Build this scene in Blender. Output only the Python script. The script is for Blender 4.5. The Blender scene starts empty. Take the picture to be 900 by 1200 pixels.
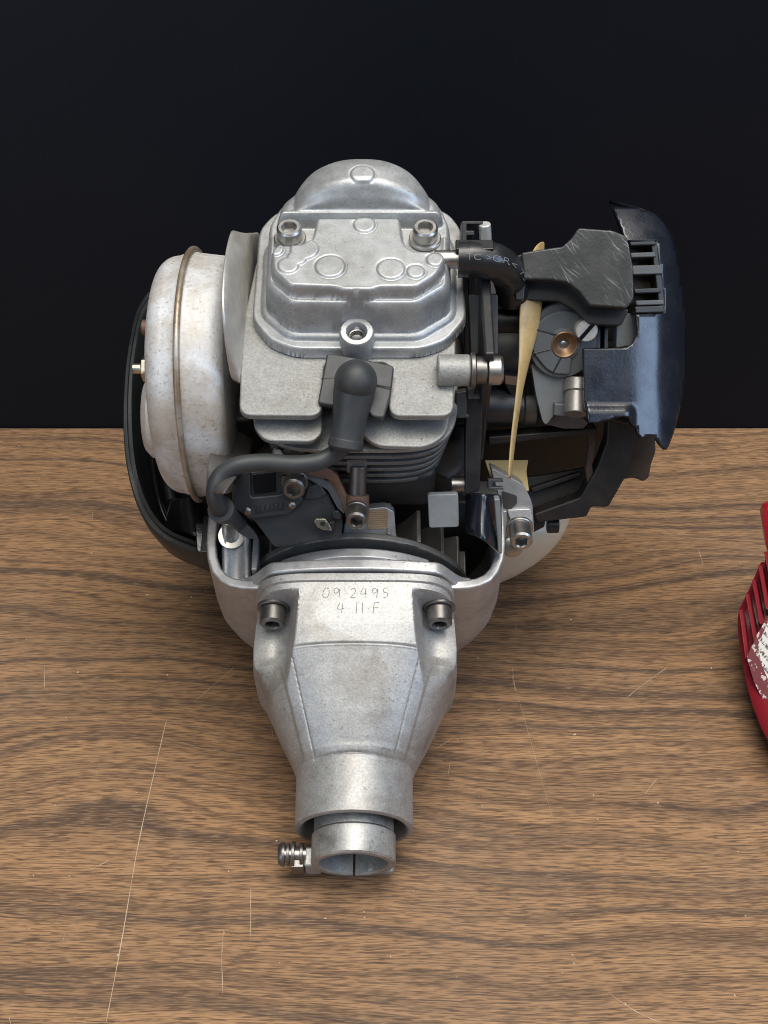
import bpy, bmesh, math, random
import numpy as np
from mathutils import Vector, Matrix

random.seed(7); np.random.seed(7)
sc = bpy.context.scene
R = math.radians
MM = 0.001

# ------------------------------------------------------------------ camera, light, exposure
TILT = 24.0          # the engine leans forward on its tube clamp
PITCH = 33.0         # camera looks down
FOC = 1400.0         # focal length in pixels of a 900 x 1200 picture
H0 = 57.0            # height of the crank axis above the bench, mm
_e = R(TILT + PITCH)
_d = Vector((0, math.cos(_e), -math.sin(_e))); _u = Vector((0, math.sin(_e), math.cos(_e)))
def _ray(px, py): return _d + Vector(((px - 450) / FOC, 0, 0)) - _u * ((py - 600) / FOC)
CAM = -500.0 * _ray(418, 735)                    # camera in the engine's own frame, mm
RT = Matrix.Rotation(R(TILT), 4, 'X')
cam_d = bpy.data.cameras.new('camera'); cam = bpy.data.objects.new('camera', cam_d)
sc.collection.objects.link(cam); sc.camera = cam
cam.location = (RT @ CAM + Vector((0, 0, H0))) * MM
cam.rotation_euler = (R(90 - PITCH), 0, 0)
cam_d.sensor_fit = 'VERTICAL'; cam_d.sensor_height = 36; cam_d.lens = 36 * FOC / 1200
cam_d.clip_start = 0.01; cam_d.clip_end = 20

w = bpy.data.worlds.new('World'); sc.world = w; w.use_nodes = True
bg = w.node_tree.nodes['Background']; bg.inputs[0].default_value = (0.80, 0.90, 1.0, 1); bg.inputs[1].default_value = 0.07
def area(name, loc, target, sx, sy, power, col):
    l = bpy.data.lights.new(name, 'AREA'); l.shape = 'RECTANGLE'; l.size = sx; l.size_y = sy
    l.energy = power; l.color = col
    o = bpy.data.objects.new(name, l); sc.collection.objects.link(o); o.location = loc
    o.rotation_euler = (Vector(target) - Vector(loc)).to_track_quat('-Z', 'Y').to_euler()
    return o
area('ceiling_light', (0.12, -0.28, 1.7), (0, 0.0, 0), 1.3, 0.7, 34, (1.0, 0.955, 0.89))
area('ceiling_light_far', (0.35, -1.1, 1.75), (0, 0, 0.05), 1.8, 0.8, 16, (1.0, 0.955, 0.89))
area('window_light', (1.35, -0.95, 0.95), (0.05, 0, 0.1), 0.6, 0.75, 13, (0.50, 0.68, 1.0))
area('wall_sheen_fill', (-1.25, -1.7, 0.75), (-0.3, 0.27, 0.3), 0.9, 1.1, 12, (0.66, 0.80, 1.0))  # added cool fill lamp, brightens the left of the back wall and muffler
sc.cycles.use_denoising = True; sc.cycles.filter_width = 1.05; sc.cycles.sample_clamp_indirect = 4.0
sc.view_settings.view_transform = 'Standard'; sc.view_settings.look = 'None'
sc.view_settings.exposure = -0.15; sc.view_settings.gamma = 1.0

# ------------------------------------------------------------------ helpers
def L(px, py, x=None, y=None, z=None):
    """point of the engine frame (mm) sighted at a picture position, on the plane x, y or z = value"""
    r = _ray(px, py)
    i, v = (0, x) if x is not None else (1, y) if y is not None else (2, z)
    return CAM + r * ((v - CAM[i]) / r[i])
def OP(px, py, pt, n):
    r = _ray(px, py); n = Vector(n)
    return CAM + r * ((Vector(pt) - CAM).dot(n) / r.dot(n))
def V(*a): return Vector(a)
OFF = (RT.inverted() @ Vector((0, 0, H0)))      # engine root stands on the bench

def new_empty(name, loc=(0, 0, 0), rot=(0, 0, 0)):
    o = bpy.data.objects.new(name, None); sc.collection.objects.link(o)
    o.location = loc; o.rotation_euler = rot; o.empty_display_size = 0.02
    return o

class MB:
    def __init__(s): s.v = []; s.f = []
    def add(s, vs, fs):
        b = len(s.v); s.v += [Vector(p) for p in vs]; s.f += [tuple(i + b for i in f) for f in fs]; return s
    def prism(s, loop, off):
        n = len(loop); off = Vector(off)
        vs = [Vector(p) for p in loop] + [Vector(p) + off for p in loop]
        fs = [tuple(range(n)), tuple(range(2 * n - 1, n - 1, -1))]
        fs += [(i, (i + 1) % n + 0, (i + 1) % n + n, i + n) for i in range(n)]
        return s.add(vs, fs)
    def box(s, c, size, rot=None):
        c = Vector(c); h = Vector(size) / 2
        vs = [Vector((sx * h.x, sy * h.y, sz * h.z)) for sz in (-1, 1) for sx, sy in ((-1, -1), (1, -1), (1, 1), (-1, 1))]
        if rot is not None: vs = [rot @ q for q in vs]
        return s.add([c + q for q in vs], [(3, 2, 1, 0), (4, 5, 6, 7), (0, 1, 5, 4), (1, 2, 6, 5), (2, 3, 7, 6), (3, 0, 4, 7)])
    def loft(s, loops, cap0=True, cap1=True, closed=True):
        n = len(loops[0]); vs = [p for l in loops for p in l]; fs = []
        for k in range(len(loops) - 1):
            for i in range(n if closed else n - 1):
                j = (i + 1) % n
                fs.append((k * n + i, k * n + j, (k + 1) * n + j, (k + 1) * n + i))
        if cap0: fs.append(tuple(range(n - 1, -1, -1)))
        if cap1: fs.append(tuple(range((len(loops) - 1) * n, len(loops) * n)))
        return s.add(vs, fs)
    def lathe(s, prof, org, ax, seg=40, hexr=None, cap0=True, cap1=True, ref=None):
        """prof: (radius, height) or (radius, height, 'hex')"""
        ax = Vector(ax).normalized(); org = Vector(org)
        a = Vector(ref) if ref else (Vector((0, 0, 1)) if abs(ax.z) < .9 else Vector((1, 0, 0)))
        e1 = (a - ax * a.dot(ax)).normalized(); e2 = ax.cross(e1)
        loops = []
        for p in prof:
            l = []
            for i in range(seg):
                t = 2 * math.pi * i / seg; r = p[0]
                if len(p) > 2:
                    m = (t % (math.pi / 3)) - math.pi / 6; r = p[0] / math.cos(m)
                l.append(org + ax * p[1] + (e1 * math.cos(t) + e2 * math.sin(t)) * r)
            loops.append(l)
        return s.loft(loops, cap0, cap1)
    def tube(s, path, rad, seg=20, caps=True):
        path = [Vector(p) for p in path]; n = len(path); loops = []
        rr = rad if isinstance(rad, (list, tuple)) else [rad] * n
        prev = None
        for i in range(n):
            t = (path[min(i + 1, n - 1)] - path[max(i - 1, 0)]).normalized()
            if prev is None:
                a = Vector((0, 0, 1)) if abs(t.z) < .9 else Vector((1, 0, 0)); e1 = (a - t * a.dot(t)).normalized()
            else: e1 = (prev - t * prev.dot(t)).normalized()
            prev = e1; e2 = t.cross(e1)
            loops.append([path[i] + (e1 * math.cos(2 * math.pi * k / seg) + e2 * math.sin(2 * math.pi * k / seg)) * rr[i] for k in range(seg)])
        return s.loft(loops, caps, caps)
    def grid(s, rows):
        m = len(rows[0]); vs = [p for r in rows for p in r]
        fs = [(k * m + i, k * m + i + 1, (k + 1) * m + i + 1, (k + 1) * m + i) for k in range(len(rows) - 1) for i in range(m - 1)]
        return s.add(vs, fs)
    def build(s, name, mat, parent=None, bevel=0, seg=2, solid=0, sub=0, angle=38, recalc=True, soff=-1, units=MM, weld=False):
        me = bpy.data.meshes.new(name)
        me.from_pydata([tuple(p * units) for p in s.v], [], s.f); me.update()
        if recalc or weld:
            bm = bmesh.new(); bm.from_mesh(me)
            if weld: bmesh.ops.remove_doubles(bm, verts=bm.verts, dist=1e-5 if weld is True else weld)
            bmesh.ops.recalc_face_normals(bm, faces=bm.faces); bm.to_mesh(me); bm.free()
        me.shade_smooth()
        o = bpy.data.objects.new(name, me); sc.collection.objects.link(o)
        me.materials.append(M[mat] if isinstance(mat, str) else mat)
        if solid:
            m = o.modifiers.new('solid', 'SOLIDIFY'); m.thickness = solid * MM; m.offset = soff
        if sub:
            m = o.modifiers.new('sub', 'SUBSURF'); m.levels = sub; m.render_levels = sub
        if bevel:
            m = o.modifiers.new('bevel', 'BEVEL'); m.width = bevel * MM; m.segments = seg; m.limit_method = 'ANGLE'; m.angle_limit = R(32); m.harden_normals = True
        elif not sub: me.set_sharp_from_angle(angle=R(angle))
        if parent is not None:
            o.parent = parent
            if parent is ENGINE: o.location = OFF * MM
        return o

def spline(pts, n=8, closed=False):
    """Catmull-Rom through points"""
    P = [Vector(p) for p in pts]; out = []; m = len(P)
    rng = range(m if closed else m - 1)
    for i in rng:
        g = (lambda k: P[k % m]) if closed else (lambda k: P[max(0, min(m - 1, k))])
        p0, p1, p2, p3 = g(i - 1), g(i), g(i + 1), g(i + 2)
        for k in range(n):
            t = k / n
            out.append(.5 * ((2 * p1) + (p2 - p0) * t + (2 * p0 - 5 * p1 + 4 * p2 - p3) * t * t + (3 * p1 - p0 - 3 * p2 + p3) * t ** 3))
    if not closed: out.append(P[-1])
    return out
def fillet(pts, r, n=5):
    """round the corners of a closed polygon of Vectors"""
    P = [Vector(p) for p in pts]; out = []; m = len(P)
    for i in range(m):
        a, b, c = P[i - 1], P[i], P[(i + 1) % m]
        d1 = (a - b); d2 = (c - b); rr = r[i] if isinstance(r, (list, tuple)) else r
        k = min(rr, d1.length * .45, d2.length * .45)
        p = b + d1.normalized() * k; q = b + d2.normalized() * k
        for j in range(n + 1):
            t = j / n; out.append(p * (1 - t) ** 2 + b * 2 * t * (1 - t) + q * t * t)
    return out
NV = Vector((0, -0.80, 0.60))            # upper front side of the engine
def plate(name, pxs, pt, n, thick, mat, parent, r=0, bevel=.5, sub=0, seg=2):
    """a plate whose outline lies on the plane (pt, n), with real thickness behind it"""
    n = Vector(n).normalized()
    lp = [OP(x, y, pt, n) for x, y in pxs]
    if r: lp = fillet(lp, r)
    return MB().prism(lp, -n * thick).build(name, mat, parent, bevel=bevel, seg=seg)
def screw(name, org, ax, r, h, mat, parent, washer=0, hexs=.52, shank=0, slot=False):
    mb = MB()
    pr = [(r * .96, 0), (r, .3), (r, h - .7), (r - .7, h), (r * hexs * 1.18, h), (r * hexs, h - .5, 'x'), (r * hexs, h * .45, 'x'), (.05, h * .42)]
    mb.lathe(pr, org, ax, 36)
    o = mb.build(name, mat, parent, angle=30)
    ax = Vector(ax).normalized()
    if washer: MB().lathe([(r * .6, 0), (r + washer, 0), (r + washer, 1.0), (r + washer - .3, 1.3), (r * .6, 1.3)], Vector(org) - ax * 1.3, ax, 36, cap0=False, cap1=False).build('washer', mat, o)
    if shank: MB().lathe([(r * .55, -shank), (r * .55, 0)], org, ax, 20).build('shank', mat, o)
    return o

# ------------------------------------------------------------------ materials
M = {}
class NT:
    def __init__(s, name):
        s.m = bpy.data.materials.new(name); s.m.use_nodes = True; s.t = s.m.node_tree; s.n = s.t.nodes
        s.b = s.n['Principled BSDF']; M[name] = s.m; s.tc = s.n.new('ShaderNodeTexCoord'); s.co = s.tc.outputs['Object']
    def l(s, a, b): s.t.links.new(a, b)
    def mapping(s, scale, rot=(0, 0, 0), loc=(0, 0, 0)):
        m = s.n.new('ShaderNodeMapping'); s.l(s.co, m.inputs[0]); m.inputs['Scale'].default_value = scale; m.inputs['Rotation'].default_value = rot; m.inputs['Location'].default_value = loc
        return m.outputs[0]
    def noise(s, scale, detail=2, rough=.5, dist=0, co=None):
        n = s.n.new('ShaderNodeTexNoise'); s.l(co or s.co, n.inputs['Vector']); n.inputs['Scale'].default_value = scale
        n.inputs['Detail'].default_value = detail; n.inputs['Roughness'].default_value = rough; n.inputs['Distortion'].default_value = dist
        return n.outputs['Fac']
    def ramp(s, fac, stops, interp='LINEAR'):
        r = s.n.new('ShaderNodeValToRGB'); s.l(fac, r.inputs[0]); cr = r.color_ramp; cr.interpolation = interp
        while len(cr.elements) < len(stops): cr.elements.new(.5)
        for e, (p, c) in zip(cr.elements, stops):
            e.position = p; e.color = (c, c, c, 1) if isinstance(c, (int, float)) else (*c, 1)
        return r.outputs[0]
    def math(s, op, a, b=None, c=None):
        m = s.n.new('ShaderNodeMath'); m.operation = op
        for i, q in enumerate((a, b, c)):
            if q is None: continue
            if isinstance(q, (int, float)): m.inputs[i].default_value = q
            else: s.l(q, m.inputs[i])
        return m.outputs[0]
    def mix(s, fac, a, b, mode='MIX'):
        m = s.n.new('ShaderNodeMix'); m.data_type = 'RGBA'; m.blend_type = mode
        if isinstance(fac, (int, float)): m.inputs[0].default_value = fac
        else: s.l(fac, m.inputs[0])
        for i, q in ((6, a), (7, b)):
            if isinstance(q, (tuple, list)): m.inputs[i].default_value = (*q, 1)
            else: s.l(q, m.inputs[i])
        return m.outputs[2]
    def bump(s, h, strength, dist=.0005, prev=None):
        b = s.n.new('ShaderNodeBump'); s.l(h, b.inputs['Height']); b.inputs['Strength'].default_value = strength; b.inputs['Distance'].default_value = dist
        if prev is not None: s.l(prev, b.inputs['Normal'])
        return b.outputs[0]
    def set(s, color=None, rough=None, metal=None, normal=None, **k):
        for nm, q in (('Base Color', color), ('Roughness', rough), ('Metallic', metal), ('Normal', normal)):
            if q is None: continue
            i = s.b.inputs[nm]
            if isinstance(q, (int, float)): i.default_value = q
            elif isinstance(q, (tuple, list)): i.default_value = (*q, 1)
            else: s.l(q, i)
        for nm, q in k.items(): s.b.inputs[nm.replace('_', ' ')].default_value = q

def cast(name, c, rough, metal=.85, grime=.35, speck=.4, gcol=(.16, .14, .11), bump=.25, fs=1600, grain=.0):
    """die-cast metal: fine grain, dark specks, patches of old oil"""
    t = NT(name)
    big = t.noise(45, 5, .65, .4); mid = t.noise(230, 3, .6); fine = t.noise(fs, 2, .6)
    col = t.mix(t.ramp(mid, [(.3, 0.), (.75, 1.)]), tuple(q * .88 for q in c), tuple(min(1, q * 1.1) for q in c))
    if grain:
        g = t.noise(1250, 2, .7)
        col = t.mix(t.math('MULTIPLY', t.ramp(g, [(.40, 1.), (.52, 0.)]), grain), col, tuple(q * .45 for q in c))
        col = t.mix(t.math('MULTIPLY', t.ramp(g, [(.55, 0.), (.66, 1.)]), grain), col, tuple(min(1, q * 1.35) for q in c))
    col = t.mix(t.math('MULTIPLY', t.ramp(big, [(.52, 0.), (.70, 1.)]), grime), col, gcol)
    sp = t.ramp(t.noise(700, 3, .7), [(.60, 0.), (.68, 1.)])
    gate = t.ramp(t.noise(60, 3, .6), [(.42, .15), (.62, 1.)])
    col = t.mix(t.math('MULTIPLY', t.math('MULTIPLY', sp, gate), speck), col, tuple(q * .7 for q in gcol))
    ro = t.math('ADD', t.math('MULTIPLY', mid, .22), rough - .11)
    t.set(col, ro, metal, t.bump(mid, bump * .35, .0004, t.bump(fine, bump, .00018)))
cast('cast_aluminium', (.40, .40, .39), .50, .52, .55, .8, gcol=(.19, .165, .13), bump=.3, grain=.30)
cast('cover_aluminium', (.41, .42, .42), .45, .55, .34, .7, gcol=(.20, .19, .17), bump=.22, grain=.16)
cast('shroud_aluminium', (.46, .46, .46), .40, .6, .30, .9, gcol=(.16, .15, .13), bump=.2, grain=.12)
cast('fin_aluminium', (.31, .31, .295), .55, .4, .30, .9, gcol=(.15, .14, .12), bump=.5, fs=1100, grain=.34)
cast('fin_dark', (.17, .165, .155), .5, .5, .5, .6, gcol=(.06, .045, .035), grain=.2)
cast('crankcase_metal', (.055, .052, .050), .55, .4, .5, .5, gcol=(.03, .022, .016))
cast('flywheel_metal', (.26, .25, .235), .42, .6, .5, .5, gcol=(.07, .055, .04), grain=.15)
cast('stained_aluminium', (.40, .40, .385), .47, .55, .8, .9, gcol=(.10, .09, .075), bump=.3, grain=.30)
cast('steel', (.45, .44, .42), .38, 1.0, .25, .15, bump=.08)
cast('dark_steel', (.20, .19, .18), .40, .9, .3, .2, bump=.1)
cast('plated_steel', (.62, .58, .46), .30, 1.0, .4, .2, gcol=(.25, .16, .06), bump=.1)
cast('shield_steel', (.56, .54, .50), .45, .6, .25, .1, gcol=(.2, .14, .09), bump=.08)
cast('dark_sheet', (.17, .165, .155), .42, .6, .25, .1, gcol=(.08, .06, .045), bump=.08)
cast('rusty_steel', (.20, .125, .09), .62, .5, .7, .5, gcol=(.16, .06, .03), bump=.5)
cast('brass', (.22, .135, .075), .42, .7, .2, .1, bump=.1)
cast('white_metal', (.80, .79, .74), .38, .55, .1, .3, bump=.1)

def aluminised():
    t = NT('aluminised_steel')
    big = t.noise(38, 4, .65, .6); mid = t.noise(170, 4, .7); fine = t.noise(1100, 2, .6); sp = t.noise(620, 3, .75)
    col = t.mix(t.ramp(mid, [(.3, 0.), (.7, 1.)]), (.54, .555, .57), (.67, .68, .685))
    col = t.mix(t.math('MULTIPLY', t.ramp(big, [(.46, 0.), (.66, 1.)]), .70), col, (.40, .335, .25))
    col = t.mix(t.math('MULTIPLY', t.math('MULTIPLY', t.ramp(sp, [(.55, 0.), (.66, 1.)]), t.ramp(t.noise(50, 3, .6), [(.38, .25), (.6, 1.)])), .70), col, (.27, .18, .11))
    t.set(col, t.math('ADD', t.math('MULTIPLY', mid, .25), .46), .22, t.bump(big, .30, .002, t.bump(sp, .25, .0004, t.bump(fine, .3, .0002))))
    t = NT('muffler_seam')
    big = t.noise(70, 4, .65); sp = t.noise(400, 3, .75)
    col = t.mix(t.ramp(big, [(.35, 0.), (.65, 1.)]), (.44, .41, .36), (.27, .20, .13))
    col = t.mix(t.math('MULTIPLY', t.ramp(sp, [(.62, 0.), (.70, 1.)]), .8), col, (.10, .06, .04))
    t.set(col, .45, .6, t.bump(sp, .3, .0003))
aluminised()

def plastic(name, c, rough, dust=.15, dcol=(.10, .085, .07), bump=.15, scale=900, scratch=0, spec=.5, coat=0):
    t = NT(name)
    mid = t.noise(120, 4, .65); fine = t.noise(scale, 2, .6)
    col = t.mix(t.math('MULTIPLY', t.ramp(mid, [(.45, 0.), (.8, 1.)]), dust), c, dcol)
    if scratch:
        acc = None
        for a, off in ((-.75, 0), (-.5, 3.1), (-1.0, 7.7)):
            m1 = t.n.new('ShaderNodeMapping'); t.l(t.co, m1.inputs[0]); m1.inputs['Rotation'].default_value = (0, 0, a)
            m2 = t.n.new('ShaderNodeMapping'); t.l(m1.outputs[0], m2.inputs[0]); m2.inputs['Scale'].default_value = (1700, 60, 60); m2.inputs['Location'].default_value = (off, off, off)
            s1 = t.noise(1, 2, .5, 0, m2.outputs[0])
            s1 = t.ramp(s1, [(.64, 0.), (.68, 1.)]); acc = s1 if acc is None else t.math('MAXIMUM', acc, s1)
        gate = t.ramp(t.noise(60, 2), [(.4, 0.), (.6, 1.)])
        acc = t.math('MULTIPLY', t.math('MULTIPLY', acc, gate), scratch)
        col = t.mix(acc, col, (.26, .28, .28))
    t.set(col, t.math('ADD', t.math('MULTIPLY', mid, .3), rough - .15), 0, t.bump(fine, bump, .0002), Specular_IOR_Level=spec)
    if coat: t.set(Coat_Weight=coat, Coat_Roughness=.12)
plastic('black_plastic', (.014, .015, .017), .38)
plastic('grey_plastic', (.065, .070, .073), .42, .3, bump=.1)
plastic('lever_plastic', (.10, .11, .115), .45, .25)
plastic('arm_plastic', (.17, .185, .19), .42, .3)
plastic('tab_plastic', (.24, .26, .265), .32, .5, (.10, .11, .11), bump=.1)
plastic('worn_plastic', (.028, .031, .031), .38, .25, bump=.35, scale=700, scratch=.75)
plastic('dirty_plastic', (.008, .0075, .007), .55, .25, (.07, .045, .028), bump=.4)
plastic('hose_rubber', (.014, .015, .016), .30, .3, (.04, .04, .04))
plastic('rubber', (.028, .031, .033), .52, .35, (.07, .07, .068))
plastic('cover_plastic', (.018, .021, .021), .40, .25, (.06, .07, .07), bump=.3)
plastic('gloss_black', (.006, .006, .007), .16, .05)
plastic('blue_black', (.008, .010, .016), .26, .25, (.03, .033, .045), bump=.22, coat=.2)
plastic('module_plastic', (.028, .031, .034), .34, .2)
plastic('foam', (.035, .024, .016), .9, .6, (.10, .06, .035), bump=1.0, scale=500)
plastic('red_plastic', (.20, .010, .018), .36, .1, (.14, .015, .02), bump=.1)
plastic('red_gloss', (.42, .016, .03), .3, .05, (.4, .03, .04))
plastic('gasket', (.46, .335, .15), .38, .8, (.20, .13, .05), bump=.2)
plastic('gasket_yellow', (.62, .45, .18), .5, .2, (.5, .33, .1))
plastic('ink_grey', (.12, .12, .115), .6, 0)
plastic('print_grey', (.14, .145, .145), .6, 0)
plastic('laminations', (.32, .22, .13), .6, .6, (.08, .05, .03), bump=.6)
t = NT('tank_plastic'); t.set(t.mix(t.noise(30, 3), (.72, .60, .40), (.82, .73, .56)), .38, 0, Subsurface_Weight=.4, Subsurface_Scale=.006)

def wood():
    t = NT('wood_laminate')
    # slow wander of the grain lines
    warp = t.noise(1, 2, .5, 0, t.mapping((3.2, 7.5, 1), (0, 0, 0), (3.1, 1.7, 0)))
    warp2 = t.noise(1, 3, .55, 0, t.mapping((14, 36, 1), (0, 0, 0), (1.1, 6.7, 0)))
    sx = t.n.new('ShaderNodeSeparateXYZ'); t.l(t.co, sx.inputs[0])
    yy = t.math('ADD', sx.outputs[1], t.math('ADD', t.math('MULTIPLY', warp, .125), t.math('MULTIPLY', warp2, .008)))
    yy = t.math('ADD', yy, t.math('MULTIPLY', sx.outputs[0], .03))
    y2 = t.math('ADD', sx.outputs[1], t.math('MULTIPLY', warp, .030))
    def lines(kx, ky, off, detail=2, rough=.55, yy=yy):
        c = t.n.new('ShaderNodeCombineXYZ'); t.l(t.math('ADD', t.math('MULTIPLY', sx.outputs[0], kx), off), c.inputs[0]); t.l(t.math('MULTIPLY', yy, ky), c.inputs[1])
        return t.noise(1, detail, rough, 0, c.outputs[0])
    l1 = lines(1.6, 92, 0, 3, .6); l2 = lines(4.0, 210, 7, 3, .6); l3 = lines(62, 1150, 3, 1.5, .5, y2); l4 = lines(150, 2000, 9, 1, .5, y2)
    col = t.ramp(l1, [(.30, (.355, .205, .108)), (.46, (.318, .184, .098)), (.55, (.255, .152, .085)), (.60, (.145, .093, .063)), (.70, (.110, .074, .054))])
    col = t.mix(t.math('MULTIPLY', t.ramp(l2, [(.52, 0.), (.60, 1.)]), .50), col, (.090, .057, .039))
    col = t.mix(t.math('MULTIPLY', t.ramp(l2, [(.36, 1.), (.48, 0.)]), .35), col, (.42, .248, .125))
    pm = t.ramp(l3, [(.535, 0.), (.575, 1.)]); pm2 = t.ramp(l4, [(.55, 0.), (.60, 1.)])
    col = t.mix(t.math('MULTIPLY', pm, .62), col, (.078, .050, .035))
    col = t.mix(t.math('MULTIPLY', pm2, .55), col, (.060, .037, .025))
    col = t.mix(t.math('MULTIPLY', t.ramp(l4, [(.34, 1.), (.44, 0.)]), .30), col, (.53, .33, .18))
    rub = t.noise(5, 4, .6, .5)
    col = t.mix(t.math('MULTIPLY', t.ramp(rub, [(.55, 0.), (.8, 1.)]), .22), col, (.20, .17, .145))
    t.set(col, t.math('ADD', t.math('MULTIPLY', pm, .10), t.ramp(rub, [(.3, .42), (.7, .55)])), 0, t.bump(pm, -.3, .0002), Specular_IOR_Level=.22)
    t = NT('scratch_white'); t.set((.50, .38, .26), .6, 0)
    t = NT('crumb'); t.set((.62, .52, .38), .7, 0)
wood()
t = NT('black_board')
sm = t.noise(6, 4, .6, .4); ds = t.noise(320, 2, .6)
t.set(t.mix(t.ramp(ds, [(.72, 0.), (.78, .10)]), (.0035, .0048, .0080), (.10, .10, .11)), t.math('ADD', t.math('MULTIPLY', sm, .14), .36), 0, t.bump(t.noise(900, 2), .05, .0002), Specular_IOR_Level=.20)

# ------------------------------------------------------------------ setting
ENGINE = None
WALL_Y = 275.0
def setting(o): o['kind'] = 'structure'; return o
setting(MB().box((0, (WALL_Y - 700) / 2, -15), (2400, WALL_Y + 700, 30)).build('bench_top', 'wood_laminate', bevel=1))
setting(MB().box((0, WALL_Y + 10.6, 480), (2400, 20, 1100)).build('back_wall', 'black_board', bevel=1.2))

# ------------------------------------------------------------------ the engine
ENGINE = new_empty('trimmer_engine', (0, 0, 0), (R(TILT), 0, 0))
ENGINE['label'] = 'grimy silver and black trimmer engine with exposed muffler and carburettor, standing on wooden bench'
ENGINE['category'] = 'engine'

def sdpoly(X, Y, poly):
    P = np.array([(p[0], p[1]) for p in poly], float); d = np.full(X.shape, 1e18); s = np.ones(X.shape)
    n = len(P)
    for i in range(n):
        a = P[i]; b = P[i - 1]; e = b - a; wx = X - a[0]; wy = Y - a[1]
        tt = np.clip((wx * e[0] + wy * e[1]) / (e @ e), 0, 1)
        d = np.minimum(d, (wx - e[0] * tt) ** 2 + (wy - e[1] * tt) ** 2)
        c1 = Y >= a[1]; c2 = Y < b[1]; c3 = e[0] * wy > e[1] * wx
        flip = (c1 & c2 & c3) | (~c1 & ~c2 & ~c3)
        s = np.where(flip, -s, s)
    return s * np.sqrt(d)
def prof(sd, r, p=2.6):
    s = np.clip(-sd / r, 0, 1); return (1 - (1 - s) ** p) ** (1 / p)
def sstep(x, a, b):
    t = np.clip((x - a) / (b - a), 0, 1); return t * t * (3 - 2 * t)

# --- clutch housing: flange, tapered body with panel lines, round nose with bore
def clutch_housing():
    # stations: y, half width, top, bottom, exponent
    st = [(0, 40.0, 45.0, -38, 5.5), (-3, 40.0, 45.0, -38, 5.5), (-3.4, 39.4, 44.2, -37, 5.2), (-12, 40.0, 43.0, -37, 4.8), (-20, 40.6, 41.6, -36, 4.2),
          (-27, 40.6, 39.8, -35, 3.7), (-34, 38.4, 36.7, -33, 3.3), (-50, 31.2, 30.0, -28, 2.7), (-62, 25.0, 24.4, -24, 2.3), (-64.5, 23.0, 22.9, -23, 2.0), (-66, 22.6, 22.6, -22.6, 2.0), (-86, 22.4, 22.4, -22.4, 2.0)]
    ys = [0, -1.5, -3, -3.2, -3.4] + list(np.arange(-4, -26.2, -.55)) + list(np.arange(-26.2, -29.5, -.2)) + list(np.arange(-29.5, -62, -.5)) + list(np.arange(-62, -66.8, -.2)) + list(np.arange(-67, -85.3, -1.2)) + [-85.4, -85.8, -86]
    ys = np.array(ys)
    S = np.array(st)[::-1]
    iv = lambda k: np.interp(ys, S[:, 0], S[:, k])
    wv, tv, bv, nv = iv(1), iv(2), iv(3), iv(4)
    # angles: dense on the upper side
    th = np.concatenate([np.linspace(-math.pi * .62, math.pi * .62, 340), np.linspace(math.pi * .62, 2 * math.pi - math.pi * .62, 62)[1:-1]])
    n = len(th); Y = np.repeat(ys[:, None], n, 1)
    s, c = np.sin(th)[None], np.cos(th)[None]; e = 2 / nv[:, None]
    X = wv[:, None] * np.sign(s) * np.abs(s) ** e
    Z = np.where(c > 0, tv[:, None], -bv[:, None]) * np.sign(c) * np.abs(c) ** e
    top = c > 0
    arc = -27.2 - .0016 * X ** 2 + 0 * Y          # the arched step across the housing
    # lower tapered faces a little below the collar
    low = sstep(-(Y - arc), 0, .9) * sstep(-Y, 20, 24) * sstep(64 + Y, 0, 4)
    # side strips and panel grooves, lines converge to the nose
    k = np.clip((-Y - 27) / 37, 0, 1)
    xl = 24.6 + (14.9 - 24.6) * k; xr = 26.0 + (15.4 - 26.0) * k
    xs = np.where(X < 0, -X, X); xp = np.where(X < 0, xl, xr); xo = xp + 5.2 - 1.2 * k
    cone = (Y < arc) & (Y > -64)
    inset = np.zeros_like(X)
    inset += low * .5
    inset += np.where(cone, 1.1 * sstep(xs - xo, -.5, .5) * np.clip((-Y - 28) / 3, 0, 1), 0)
    inset += np.where(cone, .55 * np.exp(-((xs - xp) / .26) ** 2), 0)
    inset += np.where(xs < xp + .3, .55 * np.exp(-((Y + 64.2 + .004 * X ** 2) / .4) ** 2), 0)
    inset += np.where(xs < xo, .5 * np.exp(-((Y - arc) / .4) ** 2), 0)
    Z = np.where(top, Z - inset * np.clip(c * 2, 0, 1), Z); X = X * (1 - inset * (1 - np.clip(c * 2, 0, 1)) / 40)
    # screwdriver channels in front of the two screws
    for xb, zb in ((-32.3, 29.5), (33.2, 29.5)):
        dx = np.abs(X - xb); rr = 6.5
        floor = zb - 1.2 - np.sqrt(np.maximum(rr ** 2 - dx ** 2, 0))
        cut = np.minimum(Z, np.where(dx < rr, floor, zb - 1.2 + (dx - rr) * 3.4)); f = sstep(-Y, 6.0, 7.0) * (c > 0.02)
        out = (np.sign(xb) * (X - xb) > 0)
        cut = np.where(out & (c > .02), np.minimum(Z, zb - 1.2 - rr - .03 * dx ** 2), cut)
        f2 = sstep(44 + Y, 0, 20)
        Z = Z + (cut - Z) * f * np.where(Z > cut, 1, 0) * f2
    loops = [[Vector((X[i, j], Y[i, j], Z[i, j])) for j in range(n)] for i in range(len(ys))]
    def ring(r, y): return [Vector((r * math.sin(a), y, r * math.cos(a))) for a in th]
    loops += [ring(21.6, -86.5), ring(20.6, -86.5), ring(19.9, -86.0), ring(19.3, -84), ring(19.0, -68), ring(13, -67)]
    mb = MB(); mb.loft(loops, True, True)
    o = mb.build('clutch_housing', 'cast_aluminium', ENGINE, angle=50)
    return o
housing = clutch_housing()
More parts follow.
